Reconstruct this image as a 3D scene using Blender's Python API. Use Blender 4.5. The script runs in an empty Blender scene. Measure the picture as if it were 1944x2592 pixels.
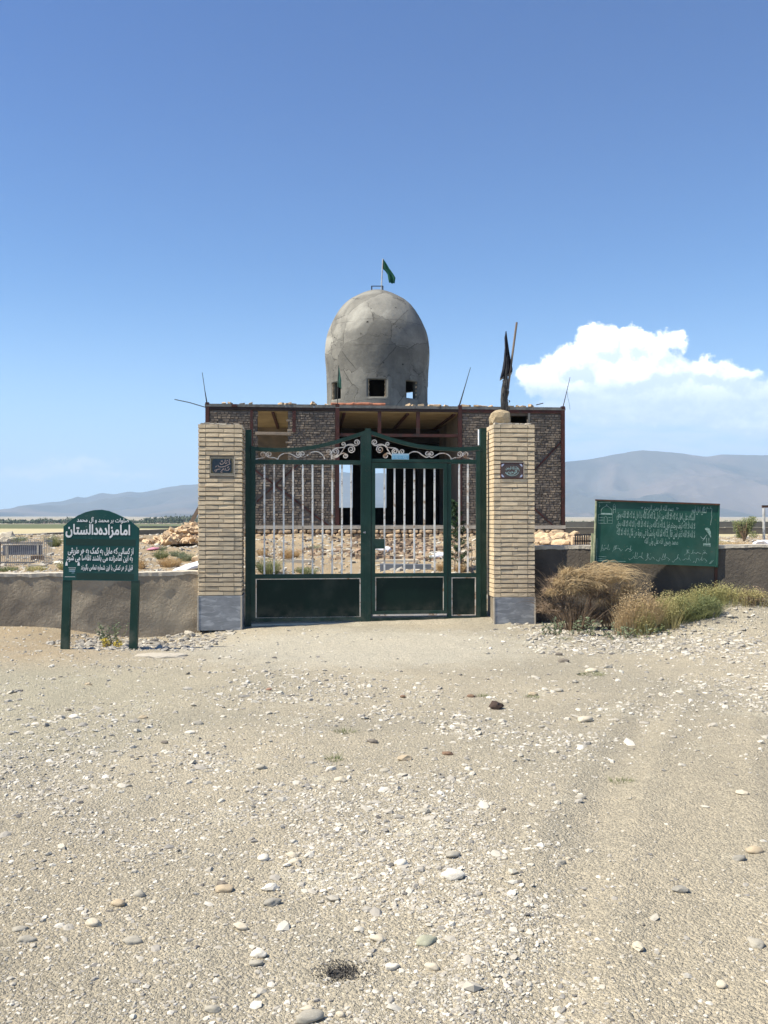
import bpy, math, random, unicodedata
import numpy as np
from mathutils import Vector, Matrix, Euler, noise as mnoise

R = math.radians
random.seed(7); np.random.seed(7)
scene = bpy.context.scene
COL = scene.collection

# ------------------------------------------------------------------ camera
F, CX, CY, HY = 2245.0, 972.0, 1296.0, 1320.0
CAM = Vector((0, 0, 1.6)); PITCH = math.atan((HY-CY)/F)
cd = bpy.data.cameras.new("camera"); cam = bpy.data.objects.new("camera", cd); COL.objects.link(cam)
cam.location = CAM; cam.rotation_euler = (R(90)+PITCH, 0, 0)
cd.sensor_fit = 'VERTICAL'; cd.sensor_height = 36; cd.lens = F/2592*36
cd.clip_start = .05; cd.clip_end = 30000
scene.camera = cam

# ------------------------------------------------------------------ sun, exposure
SUN_EL = 54.0
SUN_AZ = (-.967, -.25)                      # horizontal direction towards the sun: left, a little towards the camera
sh = Vector((SUN_AZ[0], SUN_AZ[1], 0)).normalized()*math.cos(R(SUN_EL)); S = Vector((sh.x, sh.y, math.sin(R(SUN_EL))))
ld = bpy.data.lights.new("sun", 'SUN'); ld.energy = 5.0; ld.angle = R(.53); ld.color = (1, .935, .80)
sun = bpy.data.objects.new("sun", ld); COL.objects.link(sun); sun.rotation_euler = S.to_track_quat('Z', 'Y').to_euler(); sun.location = (-20, -3, 30)
scene.view_settings.view_transform = 'Standard'; scene.view_settings.look = 'None'
scene.view_settings.exposure = .84; scene.view_settings.gamma = 1; scene.view_settings.use_curve_mapping = False
scene.cycles.use_denoising = True
scene.cycles.max_bounces = 6; scene.cycles.volume_bounces = 1; scene.cycles.transparent_max_bounces = 8

# ------------------------------------------------------------------ node expression helper
class Nx:
    def __init__(s, nt, sock): s.nt, s.s = nt, sock
    def _op(s, op, *a, clamp=False):
        n = s.nt.nodes.new('ShaderNodeMath'); n.operation = op; n.use_clamp = clamp
        for i, v in enumerate((s,)+a):
            if isinstance(v, Nx): s.nt.links.new(v.s, n.inputs[i])
            else: n.inputs[i].default_value = v
        return Nx(s.nt, n.outputs[0])
    def __add__(s, o): return s._op('ADD', o)
    __radd__ = __add__
    def __sub__(s, o): return s._op('SUBTRACT', o)
    def __rsub__(s, o): return (s*-1)+o
    def __mul__(s, o): return s._op('MULTIPLY', o)
    __rmul__ = __mul__
    def __truediv__(s, o): return s._op('DIVIDE', o)
    def max(s, o): return s._op('MAXIMUM', o)
    def min(s, o): return s._op('MINIMUM', o)
    def sqrt(s): return s._op('SQRT')
    def pow(s, o): return s._op('POWER', o)
    def clamp(s): return s._op('ADD', 0.0, clamp=True)
    def step(s, a, b):
        n = s.nt.nodes.new('ShaderNodeMapRange'); n.interpolation_type = 'SMOOTHSTEP'
        s.nt.links.new(s.s, n.inputs[0]); n.inputs[1].default_value = a; n.inputs[2].default_value = b
        return Nx(s.nt, n.outputs[0])
def comb(nt, x, y, z):
    n = nt.nodes.new('ShaderNodeCombineXYZ')
    for i, v in enumerate((x, y, z)):
        if isinstance(v, Nx): nt.links.new(v.s, n.inputs[i])
        else: n.inputs[i].default_value = v
    return n.outputs[0]
def ntex(nt, vec, scale, detail=4, rough=.55, dist=0):
    n = nt.nodes.new('ShaderNodeTexNoise'); n.inputs['Scale'].default_value = scale; n.inputs['Detail'].default_value = detail
    n.inputs['Roughness'].default_value = rough; n.inputs['Distortion'].default_value = dist
    if vec is not None: nt.links.new(vec, n.inputs['Vector'])
    return Nx(nt, n.outputs[0])
def mixc(nt, f, a, b, mode='MIX'):
    n = nt.nodes.new('ShaderNodeMix'); n.data_type = 'RGBA'; n.blend_type = mode
    for i, v in ((0, f), (6, a), (7, b)):
        if isinstance(v, Nx): nt.links.new(v.s, n.inputs[i])
        elif isinstance(v, (int, float)): n.inputs[i].default_value = v
        elif isinstance(v, tuple): n.inputs[i].default_value = (v+(1,))[:4]
        else: nt.links.new(v, n.inputs[i])
    return n.outputs[2]

# ------------------------------------------------------------------ sky with the cumulus
world = bpy.data.worlds.new("World"); scene.world = world; world.use_nodes = True
nt = world.node_tree; bg = nt.nodes['Background']
sky = nt.nodes.new('ShaderNodeTexSky'); sky.sky_type = 'NISHITA'; sky.sun_disc = False
sky.sun_elevation = R(SUN_EL); sky.sun_rotation = math.atan2(S.x, S.y)
sky.altitude = 900; sky.air_density = 1.0; sky.dust_density = .3; sky.ozone_density = 5.0
tc = nt.nodes.new('ShaderNodeTexCoord'); sp = nt.nodes.new('ShaderNodeSeparateXYZ'); nt.links.new(tc.outputs['Generated'], sp.inputs[0])
dx, dy, dz = (Nx(nt, sp.outputs[i]) for i in range(3))
yy = dy.max(.02); U0 = dx/yy*10; V0 = dz/yy*10           # tangent-plane direction, tens
wv = comb(nt, U0, V0, 0.0)
w1 = ntex(nt, wv, 3.2, 7, .62) - .5
w2 = ntex(nt, comb(nt, U0+7.3, V0+2.1, 0.0), 3.2, 7, .62) - .5
U = U0 + w1*.42; V = V0 + w2*.42
def K(px, py): return ((px-CX)/F*10, (HY-py)/F*10)
blobs = [(1500, 905, 60, 44), (1520, 872, 62, 62), (1450, 918, 78, 52), (1385, 955, 92, 36), (1590, 868, 58, 46), (1655, 890, 55, 46), (1712, 862, 36, 28), (1600, 950, 180, 80),
         (1770, 935, 95, 40), (1850, 948, 80, 32), (1690, 985, 200, 50), (1530, 985, 170, 34), (1925, 1000, 90, 40), (2150, 1010, 170, 60), (1640, 1000, 230, 70), (1800, 1010, 150, 62), (1450, 975, 120, 40)]
def dens(U, V, lst):
    d = None
    for cx, cy, rx, ry in lst:
        x, y = K(cx, cy)
        a = (U-x)/(rx/F*10); b = (V-y)/(ry/F*10)
        e = 1.0-(a*a+b*b).sqrt()
        e = e*(min(rx, ry)/60.0)
        d = e if d is None else d._op('SMOOTH_MAX', e, .12)
    return d
fine = (ntex(nt, wv, 7, 8, .6)-.5)
D0 = dens(U, V, blobs)+fine*.80
D1 = dens(U-.10, V+.14, blobs)+(ntex(nt, comb(nt, U0-.10, V0+.14, 0.0), 7, 8, .6)-.5)*.80
alpha = D0.step(-.04, .20)*((V0-(HY-1000)/F*10).step(-.30, .20)*.75+.25)*(1.0-U0.step(3.7, 4.8)*.4)
east = U0.step(2.55, 3.6)                                   # the side away from the sun
lit = ((D0-D1)*2.3+.44-east*.26).clamp()
low = (V0-(HY-975)/F*10).step(-.30, .34)                   # the cloud's foot is in its own shade
lit = (lit*(low*.75+.25)+low*.25).clamp()
streak = ntex(nt, comb(nt, U0*1.0, V0*5.5, 3.3), 1.5, 5, .55)
# soft veil under and round the cumulus
veil = dens(U, V, [(1700, 1050, 340, 125), (1560, 1070, 260, 110), (2050, 1060, 330, 120)])
valpha = veil.step(-.12, .5)*(streak.step(.20, .62)*.85+.15)*.97
wisp = dens(U, V, [(190, 1178, 110, 24), (75, 1195, 120, 18), (300, 1205, 130, 14)]).step(-.1, .3)*ntex(nt, wv, 6, 7, .62).step(.30, .54)*1.0
hz = 1.0-dz.step(-.04, .34)
tint = mixc(nt, 1.0, sky.outputs[0], mixc(nt, dz.step(.12, .50), (.45, 1.07, 1.45), (.29, .72, 1.24)), 'MULTIPLY')
base = mixc(nt, (hz*hz*.85), tint, (8.6, 11.4, 13.6))
cl = mixc(nt, lit, (7.6, 9.0, 11.8), (16.5, 16.8, 17.2))
c = mixc(nt, valpha*(dy.step(0, .1)), base, (8.0, 9.5, 12.2))
c = mixc(nt, wisp*(dy.step(0, .1)), c, (10.5, 11.8, 13.4))
body = dens(U, V, [(1660, 1015, 240, 62), (1800, 1000, 170, 66), (1550, 1025, 160, 44), (1930, 1035, 190, 70), (1430, 985, 80, 34)])+fine*.9
bt = ((ntex(nt, comb(nt, U0, V0*1.7, 5.1), 4.5, 6, .6)-.42)*3.0).clamp()
c = mixc(nt, body.step(-.12, .42)*.88*(dy.step(0, .1)), c, mixc(nt, bt, (7.9, 9.3, 12.2), (12.4, 13.2, 15.0)))
c = mixc(nt, alpha*(dy.step(0, .1)), c, cl)
nt.links.new(c, bg.inputs[0]); bg.inputs[1].default_value = .062

# ------------------------------------------------------------------ frames: pixel of the photograph -> point on a plane that stands in the place
class Frame:
    def __init__(s, loc, yaw=0.0, roll=0.0, lean=0.0):
        s.loc = Vector(loc); s.eul = Euler((R(lean), R(roll), R(yaw)), 'XYZ')
        s.M = Matrix.Translation(s.loc) @ s.eul.to_matrix().to_4x4(); s.I = s.M.inverted()
    def at(s, px, py, v=0.0):
        c = s.I @ CAM; d = (s.I.to_3x3() @ ray(px, py)); t = (v-c.y)/d.y
        return c+d*t
def ray(px, py):
    a = (px-CX)/F; b = (CY-py)/F
    return Vector((a, math.cos(PITCH)-b*math.sin(PITCH), math.sin(PITCH)+b*math.cos(PITCH)))
def at(px, py, Y):
    r = ray(px, py); return CAM+r*(Y/r.y)

def sstep(a, b, x):
    t = np.clip((np.asarray(x, float)-a)/(b-a), 0, 1); return t*t*(3-2*t)
def vnoise(x, y, s, seed=0):                                  # value noise, numpy
    x = np.asarray(x, float)*s+seed*17.13; y = np.asarray(y, float)*s+seed*9.7
    xi = np.floor(x); yi = np.floor(y); fx = x-xi; fy = y-yi; fx = fx*fx*(3-2*fx); fy = fy*fy*(3-2*fy)
    def h(a, b):
        v = np.sin(a*127.1+b*311.7+seed*74.7)*43758.5453; return v-np.floor(v)
    return (h(xi, yi)*(1-fx)+h(xi+1, yi)*fx)*(1-fy)+(h(xi, yi+1)*(1-fx)+h(xi+1, yi+1)*fx)*fy
def fbm(x, y, s, o=4, seed=0):
    r = 0; a = .5
    for i in range(o): r = r+a*(vnoise(x, y, s*2**i, seed+i)-.5); a *= .5
    return r
GI_Y = [0, 13.2, 13.9, 15.0, 16.5, 20, 24.5, 30, 45, 60, 80, 110, 150, 900, 4000, 9000, 14000]
GI_Z = [0, 0.03, .16, .42, .68, .98, 1.18, 1.05, .55, .15, -.1, -.15, 0, 0, 23, 60, 60]
GS_Z = [0, 0.70, .74, .76, .80, 1.0, 1.18, 1.05, .55, .15, -.1, -.15, 0, 0, 23, 60, 60]
def gz(x, y):
    x = np.asarray(x, float); y = np.asarray(y, float)
    f = .05*sstep(10, 13, y)*(1-sstep(2.2, 4, np.abs(x)))
    f = f+.38*sstep(3.2, 4.9, x)*sstep(11.7, 12.75, y)+.10*sstep(2.0, 5.5, x)*sstep(9, 12.4, y)
    f = f+.09*sstep(3.6, 5.2, -x)*sstep(10.2, 12.6, y)
    f = f-.15*np.exp(-(((x+3.25)/1.15)**2+((y-12.5)/1.0)**2))
    f = f+.05*np.exp(-(((x+4.6)/1.6)**2+((y-10.3)/.7)**2))
    for o_ in (-.62, .62):                                     # faint wheel ruts curving out to the right
        q = x-(y*.33+.10+.02*(y-4)**2)-o_*.9; f = f-.022*np.exp(-(q/.13)**2)*(1-sstep(7.5, 10, y))+.012*np.exp(-((np.abs(q)-.24)/.08)**2)*(1-sstep(7.5, 10, y))
    f = f+fbm(x, y, .35, 3, 3)*.06*(1-sstep(11.5, 13, y))+fbm(x, y, 1.8, 3, 5)*.035
    c = np.interp(y, GI_Y, GI_Z); s = np.interp(y, GI_Y, GS_Z)
    m = sstep(1.9, 2.6, np.abs(x+.1)); inner = c*(1-m)+s*m
    inner = inner+fbm(x, y, .7, 4, 11)*.30*sstep(14.5, 17, y)*(1-sstep(60, 200, y))+fbm(x, y, 3, 3, 12)*.05*sstep(14, 15, y)*(1-sstep(30, 60, y))
    # rock-strewn flat beyond the left and right walls sinks with distance
    yw = np.where(x > 1.9, 14.02-(np.clip(x, 1.9, 8.2)-1.95)*.3, 13.3); t = np.clip((y-yw)/.18, 0, 1); t = t*t*(3-2*t)
    return f*(1-t)+inner*t
def gh(x, y): return float(gz(x, y))
def on_ground(px, py, y0=2.0, y1=110):
    r = ray(px, py); r = r/r.y; Y = y0
    while Y < y1:
        p = CAM+r*Y
        if p.z <= gh(p.x, p.y): break
        Y += .03 if Y < 30 else .2
    p = CAM+r*Y; p.z = gh(p.x, p.y); return p

# ------------------------------------------------------------------ mesh helpers
class MB:
    def __init__(s): s.v = []; s.f = []; s.mi = []
    def add(s, vs, fs, m=0):
        o = len(s.v); s.v.extend(tuple(v) for v in vs); s.f.extend(tuple(i+o for i in f) for f in fs); s.mi.extend([m]*len(fs)); return s
    def box(s, a, b, j=0.0, m=0, rng=random):
        x0, y0, z0 = a; x1, y1, z1 = b
        vs = [(x, y, z) for z in (z0, z1) for (x, y) in ((x0, y0), (x1, y0), (x1, y1), (x0, y1))]
        if j: vs = [tuple(c+rng.uniform(-j, j) for c in v) for v in vs]
        return s.add(vs, [(0, 3, 2, 1), (4, 5, 6, 7), (0, 1, 5, 4), (1, 2, 6, 5), (2, 3, 7, 6), (3, 0, 4, 7)], m)
    def prism(s, pts, y0, y1, m=0):                             # outline in x,z pushed through y
        n = len(pts); vs = [(p[0], y0, p[1]) for p in pts]+[(p[0], y1, p[1]) for p in pts]
        fs = [tuple(range(n))[::-1] if False else tuple(range(n)), tuple(range(2*n-1, n-1, -1))]+[(i, i+n, (i+1) % n+n, (i+1) % n) for i in range(n)]
        return s.add(vs, fs, m)
    def band(s, lo, hi, y0, y1, m=0):                           # strip between two x,z polylines, with depth
        n = len(lo); vs = []
        for p in lo: vs += [(p[0], y0, p[1]), (p[0], y1, p[1])]
        for p in hi: vs += [(p[0], y0, p[1]), (p[0], y1, p[1])]
        fs = []
        for i in range(n-1):
            a, b, c, d = 2*i, 2*i+2, 2*n+2*i, 2*n+2*i+2
            fs += [(a, b, d, c), (a+1, c+1, d+1, b+1), (a, a+1, b+1, b), (c, d, d+1, c+1)]
        fs += [(0, 2*n, 2*n+1, 1), (2*n-2, 2*n-1, 4*n-1, 4*n-2)]
        return s.add(vs, fs, m)
    def tube(s, pts, r, n=6, m=0, caps=True, flat=None):
        pts = [Vector(p) for p in pts]; k = len(pts); rings = []
        for i, p in enumerate(pts):
            d = (pts[min(i+1, k-1)]-pts[max(i-1, 0)]); d = d.normalized() if d.length > 1e-9 else Vector((0, 0, 1))
            a = Vector((0, 1, 0)) if abs(d.y) < .9 else Vector((1, 0, 0)); b = d.cross(a).normalized(); a = b.cross(d)
            rr = r[i] if isinstance(r, (list, tuple)) else r
            fa = flat if flat else rr
            rings.append([p+a*math.cos(2*math.pi*q/n+.785)*fa+b*math.sin(2*math.pi*q/n+.785)*rr for q in range(n)])
        vs = [v for g in rings for v in g]
        fs = [(i*n+q, i*n+(q+1) % n, (i+1)*n+(q+1) % n, (i+1)*n+q) for i in range(k-1) for q in range(n)]
        if caps: fs += [tuple(range(n))[::-1], tuple((k-1)*n+q for q in range(n))]
        return s.add(vs, fs, m)
    def ribbon(s, pts, w, side, m=0):
        k = len(pts); vs = []
        for i, p in enumerate(pts):
            p = Vector(p); ww = w*(1-i/(k-1)*.85); vs += [p-side*ww, p+side*ww]
        return s.add(vs, [(2*i, 2*i+1, 2*i+3, 2*i+2) for i in range(k-1)], m)
    def mesh(s, name, mats, smooth=False):
        me = bpy.data.meshes.new(name); me.from_pydata(s.v, [], s.f)
        for m in (mats if isinstance(mats, (list, tuple)) else [mats]): me.materials.append(m)
        if any(s.mi): me.polygons.foreach_set('material_index', s.mi)
        if smooth: me.polygons.foreach_set('use_smooth', [True]*len(s.f))
        me.update(); return me
    def build(s, name, mats, parent=None, smooth=False): return obj(name, s.mesh(name, mats, smooth), parent)
def obj(name, me, parent=None, loc=None, rot=None, scale=None):
    o = bpy.data.objects.new(name, me); COL.objects.link(o)
    if parent: o.parent = parent
    if loc is not None: o.location = loc
    if rot is not None: o.rotation_euler = rot
    if scale is not None: o.scale = scale
    return o
def thing(name, label, cat, loc=(0, 0, 0), yaw=0, group=None, eul=None):
    o = bpy.data.objects.new(name, None); COL.objects.link(o); o.location = loc
    o.rotation_euler = eul if eul else (0, 0, R(yaw)); o.empty_display_size = .2
    return tag(o, label, cat, group)
def tag(o, label, cat, group=None):
    o['label'] = label; o['category'] = cat
    if group: o['group'] = group
    return o
def kind(o, k): o['kind'] = k; return o
def fthing(name, label, cat, fr, group=None): return thing(name, label, cat, fr.loc, 0, group, fr.eul)

# ------------------------------------------------------------------ materials
def pmat(name, c1, c2=None, scale=4, rough=.85, bump=0, bscale=40, metal=0, vary=0, detail=5, spec=.3, c3=None, s3=1.2, island=0, coords='Object', stretch=None, trans=0):
    m = bpy.data.materials.new(name); m.use_nodes = True; nt = m.node_tree; b = nt.nodes['Principled BSDF']
    tc = nt.nodes.new('ShaderNodeTexCoord'); vec = tc.outputs[coords] if coords != 'World' else nt.nodes.new('ShaderNodeNewGeometry').outputs['Position']
    if stretch:
        mp = nt.nodes.new('ShaderNodeMapping'); mp.inputs['Scale'].default_value = stretch; nt.links.new(vec, mp.inputs[0]); vec = mp.outputs[0]
    col = c1
    n = ntex(nt, vec, scale, detail, .6)
    if c2: col = mixc(nt, n.step(.35, .65), c1, c2)
    if c3: col = mixc(nt, ntex(nt, vec, s3, 4, .6, .6).step(.50, .66), col, c3)
    if vary:
        oi = nt.nodes.new('ShaderNodeObjectInfo'); rnd = Nx(nt, oi.outputs['Random'])
        col = mixc(nt, 1.0, col, comb(nt, rnd*vary+(1-vary/2), rnd*vary*.97+(1-vary/2), rnd*vary*.9+(1-vary/2)), 'MULTIPLY')
    if island:
        gi = nt.nodes.new('ShaderNodeNewGeometry'); rnd = Nx(nt, gi.outputs['Random Per Island'])
        col = mixc(nt, 1.0, col, comb(nt, rnd*island+(1-island/2), rnd*island*.97+(1-island/2), rnd*island*.92+(1-island/2)), 'MULTIPLY')
    if isinstance(col, tuple): b.inputs['Base Color'].default_value = col+(1,)
    else: nt.links.new(col, b.inputs['Base Color'])
    b.inputs['Roughness'].default_value = rough; b.inputs['Metallic'].default_value = metal; b.inputs['Specular IOR Level'].default_value = spec
    if bump:
        bp = nt.nodes.new('ShaderNodeBump'); bp.inputs['Strength'].default_value = bump; bp.inputs['Distance'].default_value = .02
        nt.links.new(ntex(nt, vec, bscale, 6, .65).s, bp.inputs['Height']); nt.links.new(bp.outputs[0], b.inputs['Normal'])
    if trans:
        tr = nt.nodes.new('ShaderNodeBsdfTranslucent')
        if isinstance(col, tuple): tr.inputs[0].default_value = col+(1,)
        else: nt.links.new(col, tr.inputs[0])
        ms = nt.nodes.new('ShaderNodeMixShader'); ms.inputs[0].default_value = trans
        nt.links.new(b.outputs[0], ms.inputs[1]); nt.links.new(tr.outputs[0], ms.inputs[2]); nt.links.new(ms.outputs[0], nt.nodes['Material Output'].inputs[0])
    return m
M = {}
M['brick'] = pmat('buff_brick', (.78, .62, .41), (.69, .54, .35), 9, .9, .45, 70, vary=.30, coords='World', c3=(.56, .46, .32), s3=1.1)
M['mortar'] = pmat('mortar', (.28, .235, .175), (.21, .175, .13), 8, .95, .5, 60)
M['marble'] = pmat('grey_marble', (.215, .225, .235), (.29, .30, .31), 3.5, .55, .1, 30, c3=(.42, .43, .44), s3=5, stretch=(1, 1, 3.2))
M['green'] = pmat('green_gate_paint', (.006, .032, .022), (.008, .040, .028), 3, .5, .06, 12, spec=.3, c3=(.013, .048, .036), s3=2.2)
M['greenpanel'] = pmat('green_panel_paint', (.0035, .015, .011), (.005, .020, .014), 2, .5, .05, 8, spec=.18)
M['white'] = pmat('white_bar_paint', (.84, .82, .76), (.74, .71, .64), 9, .5, .05, 30, c3=(.42, .30, .20), s3=5)
M['cream'] = pmat('cream_scroll_paint', (.84, .76, .66), (.72, .62, .50), 20, .55, .05, 60, c3=(.40, .24, .13), s3=6)
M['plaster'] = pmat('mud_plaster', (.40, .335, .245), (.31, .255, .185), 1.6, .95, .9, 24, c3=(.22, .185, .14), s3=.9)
M['plaster_dark'] = pmat('shaded_plaster', (.145, .12, .092), (.095, .08, .065), 1.2, .95, .8, 22, c3=(.08, .07, .06), s3=.8)  # right wall's shade put into a darker copy of the plaster colour
M['lump'] = pmat('tan_mortar_lump', (.50, .39, .24), (.40, .31, .19), 6, .95, .7, 30)
M['cap'] = pmat('pale_cement', (.56, .50, .40), (.46, .41, .33), 6, .9, .6, 40)
M['dome'] = pmat('dome_cement', (.235, .222, .188), (.155, .148, .128), 1.1, .92, .8, 7, c3=(.32, .305, .26), s3=.7, detail=9)
def dome_extra(m):
    nt = m.node_tree; b = nt.nodes['Principled BSDF']; src = b.inputs['Base Color'].links[0].from_socket; tc = nt.nodes.new('ShaderNodeTexCoord')
    s_ = nt.nodes.new('ShaderNodeSeparateXYZ'); nt.links.new(tc.outputs['Object'], s_.inputs[0]); X, Y, Z = (Nx(nt, s_.outputs[i]) for i in range(3))
    w = ntex(nt, tc.outputs['Object'], 1.3, 5, .6)
    mp = comb(nt, X+w*.9, Y+w*.9, Z*1.1+w*1.1)
    vo = nt.nodes.new('ShaderNodeTexVoronoi'); vo.feature = 'DISTANCE_TO_EDGE'; vo.inputs['Scale'].default_value = .95; nt.links.new(mp, vo.inputs['Vector'])
    crack = 1.0-Nx(nt, vo.outputs[0]).step(.0, .022); crack = crack*ntex(nt, tc.outputs['Object'], 1.7, 3).step(.36, .54); hl = (Z*1.15+w*.35)._op('FRACT'); hl = (1.0-(hl-.5)._op('ABSOLUTE').step(.0, .016))*ntex(nt, tc.outputs['Object'], 1.1, 3).step(.42, .56); crack = crack.max(hl*.8)
    vc = nt.nodes.new('ShaderNodeTexVoronoi'); vc.inputs['Scale'].default_value = .95; nt.links.new(mp, vc.inputs['Vector'])
    sx = nt.nodes.new('ShaderNodeSeparateXYZ'); nt.links.new(vc.outputs['Color'], sx.inputs[0]); r = Nx(nt, sx.outputs[0])*.42+.79
    c = mixc(nt, 1.0, src, comb(nt, r, r, r), 'MULTIPLY'); c = mixc(nt, crack*.85, c, (.065, .06, .052))
    st_ = ntex(nt, comb(nt, X*5.0, Y*5.0, Z*.35), 1.0, 4, .6).step(.45, .7)*(1.0-Z.step(5.5, 8.2)); c = mixc(nt, st_*.35, c, (.10, .095, .085))
    g = ntex(nt, tc.outputs['Object'], 14, 6, .7); c = mixc(nt, 1.0, c, mixc(nt, g, (.78, .78, .78), (1.22, 1.22, 1.22)), 'MULTIPLY')
    nt.links.new(c, b.inputs['Base Color'])
dome_extra(M['dome'])
M['shrine_brick'] = pmat('weathered_brick', (.27, .22, .165), (.205, .17, .135), 1.6, .95, .6, 50, island=.5, c3=(.15, .13, .11), s3=.8)
M['shrine_mortar'] = pmat('old_mortar', (.15, .13, .11), (.10, .088, .075), 5, .95, .6, 50)
M['shrine_dark'] = pmat('unlit_brick', (.045, .04, .038), (.03, .028, .026), 3, .95, .3, 30)  # interior shade put into the brick colour: inner walls, dome lining, putlog holes
M['steel'] = pmat('red_oxide_steel', (.085, .030, .024), (.055, .022, .018), 4, .7, .1, 30, c3=(.045, .03, .025), s3=3)
M['steel_dark'] = pmat('brown_painted_steel', (.040, .024, .020), (.028, .018, .016), 4, .7, .1, 30)
M['roofslab'] = pmat('roof_concrete', (.20, .20, .185), (.13, .13, .12), 5, .9, .5, 30)
M['soffit'] = pmat('plastered_soffit', (.38, .30, .175), (.29, .23, .135), 2.2, .95, .3, 20, c3=(.34, .27, .16), s3=1.5)
def wear(m, amt, col=(.16, .085, .05)):
    nt = m.node_tree; b = nt.nodes['Principled BSDF']; l = b.inputs['Base Color'].links; src = l[0].from_socket if l else tuple(b.inputs['Base Color'].default_value)[:3]
    P = nt.nodes.new('ShaderNodeNewGeometry').outputs['Position']; s_ = nt.nodes.new('ShaderNodeSeparateXYZ'); nt.links.new(P, s_.inputs[0]); Z = Nx(nt, s_.outputs[2])
    chip = (ntex(nt, P, 28, 4, .7)+ntex(nt, P, 3, 3)*.5).step(.93-amt*.2, .97-amt*.2); c = mixc(nt, chip*.8, src, col)
    c = mixc(nt, (1.0-Z.step(.0, .45))*ntex(nt, P, 6, 4).step(.35, .7)*.30, c, (.30, .26, .19)); c = mixc(nt, ntex(nt, P, 1.6, 5).step(.5, .75)*.10, c, (.25, .25, .20)); nt.links.new(c, b.inputs['Base Color'])
wear(M['green'], .08, (.05, .05, .035)); wear(M['greenpanel'], .05, (.03, .035, .025)); wear(M['white'], .3); wear(M['cream'], .35)
M['board'] = pmat('sign_green', (.006, .055, .050), (.008, .064, .057), 2, .5, 0, 10, spec=.25)
M['board_dark'] = pmat('sign_green_dark', (.010, .036, .028), (.012, .042, .033), 2, .5, 0, 10)
M['board2x'] = pmat('faded_sign_green', (.010, .066, .045), (.015, .082, .058), 3, .6, .05, 10, c3=(.022, .090, .066), s3=2.5)
M['board2'] = M.pop('board2x'); wear(M['board'], .0, (.1, .14, .12)); wear(M['board2'], .10, (.06, .09, .06))
M['letter'] = pmat('white_lettering', (.78, .78, .76), (.70, .70, .68), 10, .6)
M['letter2'] = pmat('worn_lettering', (.36, .46, .41), (.14, .26, .20), 25, .7)
M['rust'] = pmat('rusty_steel', (.10, .045, .028), (.055, .035, .028), 9, .8, .3, 40)
M['yellowpost'] = pmat('yellowed_frame_paint', (.42, .42, .26), (.20, .24, .15), 9, .7, .1, 40)
M['darkrod'] = pmat('dark_iron_rod', (.05, .045, .045), (.03, .03, .03), 9, .7)
M['pole'] = pmat('pole_paint', (.55, .55, .52), (.40, .40, .38), 9, .6)
M['flag'] = pmat('green_flag_cloth', (.012, .085, .052), (.016, .11, .07), 9, .85, .1, 40, trans=.2)
M['flag_pale'] = pmat('faded_flag_cloth', (.10, .27, .20), (.07, .20, .15), 9, .85, trans=.25)
M['black'] = pmat('black_cloth', (.012, .013, .020), (.02, .02, .028), 9, .9, .3, 30)
M['fringe'] = pmat('beige_fringe', (.36, .32, .26), (.25, .22, .18), 30, .9)
M['ragged'] = pmat('weathered_black_cloth', (.10, .095, .09), (.03, .03, .03), 9, .95, .6, 40, stretch=(1, 1, .3))
M['wood'] = pmat('weathered_wood', (.24, .18, .13), (.17, .13, .095), 9, .85, .3, 40, stretch=(1, 1, .15))
M['blue'] = pmat('blue_enamel', (.12, .36, .52), (.16, .42, .58), 9, .45)
M['paleblue'] = pmat('pale_blue_enamel', (.42, .58, .68), (.36, .52, .62), 9, .5)
M['tile_blue'] = pmat('dark_blue_tile', (.018, .030, .045), (.028, .045, .060), 20, .35)
M['tile_gold'] = pmat('ochre_tile', (.15, .12, .055), (.09, .075, .04), 60, .4)
M['tile_brown'] = pmat('brown_tile', (.085, .060, .055), (.11, .075, .065), 30, .4)
M['tile_red'] = pmat('red_tile_edge', (.16, .03, .02), (.10, .02, .015), 30, .5)
M['tile_ink'] = pmat('tile_lettering', (.42, .32, .27), (.30, .23, .20), 30, .5)
M['tile_mint'] = pmat('tile_mint_lettering', (.42, .58, .52), (.35, .50, .46), 30, .5)
M['tile_lilac'] = pmat('tile_corner_flower', (.55, .58, .72), (.45, .48, .62), 30, .5)
M['orange'] = pmat('orange_sheet', (.50, .20, .11), (.42, .15, .08), 9, .7)
M['rubble'] = pmat('rubble_brick', (.58, .44, .28), (.46, .33, .21), 8, .95, .4, 40, vary=.55)
M['rubble_i'] = pmat('rubble_brick_pieces', (.56, .43, .28), (.42, .31, .20), 8, .95, .4, 40, island=.55)
M['whitestone'] = pmat('white_plastic', (.80, .80, .82), (.72, .72, .75), 9, .6)
M['pink'] = pmat('pink_cloth', (.55, .09, .20), (.75, .45, .50), 14, .8)
M['bluegrey'] = pmat('bluegrey_sheet', (.10, .115, .15), (.08, .09, .12), 4, .6)
M['brownsheet'] = pmat('brown_sheet', (.20, .13, .07), (.16, .10, .055), 4, .8)
M['greymetal'] = pmat('galvanised_sheet', (.22, .24, .27), (.17, .19, .21), 4, .5, metal=.3)
M['fence'] = pmat('grey_fence_iron', (.30, .31, .31), (.22, .22, .22), 9, .7)
M['straw'] = pmat('straw_stems', (.56, .43, .25), (.42, .31, .175), 6, .9, island=.5, trans=.25)
M['brown_twig'] = pmat('brown_twigs', (.30, .215, .14), (.19, .14, .095), 6, .9, island=.5)
M['grass'] = pmat('dry_green_grass', (.34, .33, .14), (.46, .40, .19), 3, .9, island=.5, trans=.3)
M['weed'] = pmat('green_weed', (.17, .20, .085), (.24, .26, .12), 4, .85, island=.5, trans=.3)
M['weed_blue'] = pmat('bluegreen_weed', (.16, .20, .12), (.22, .25, .15), 4, .85, island=.5, trans=.3)
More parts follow.
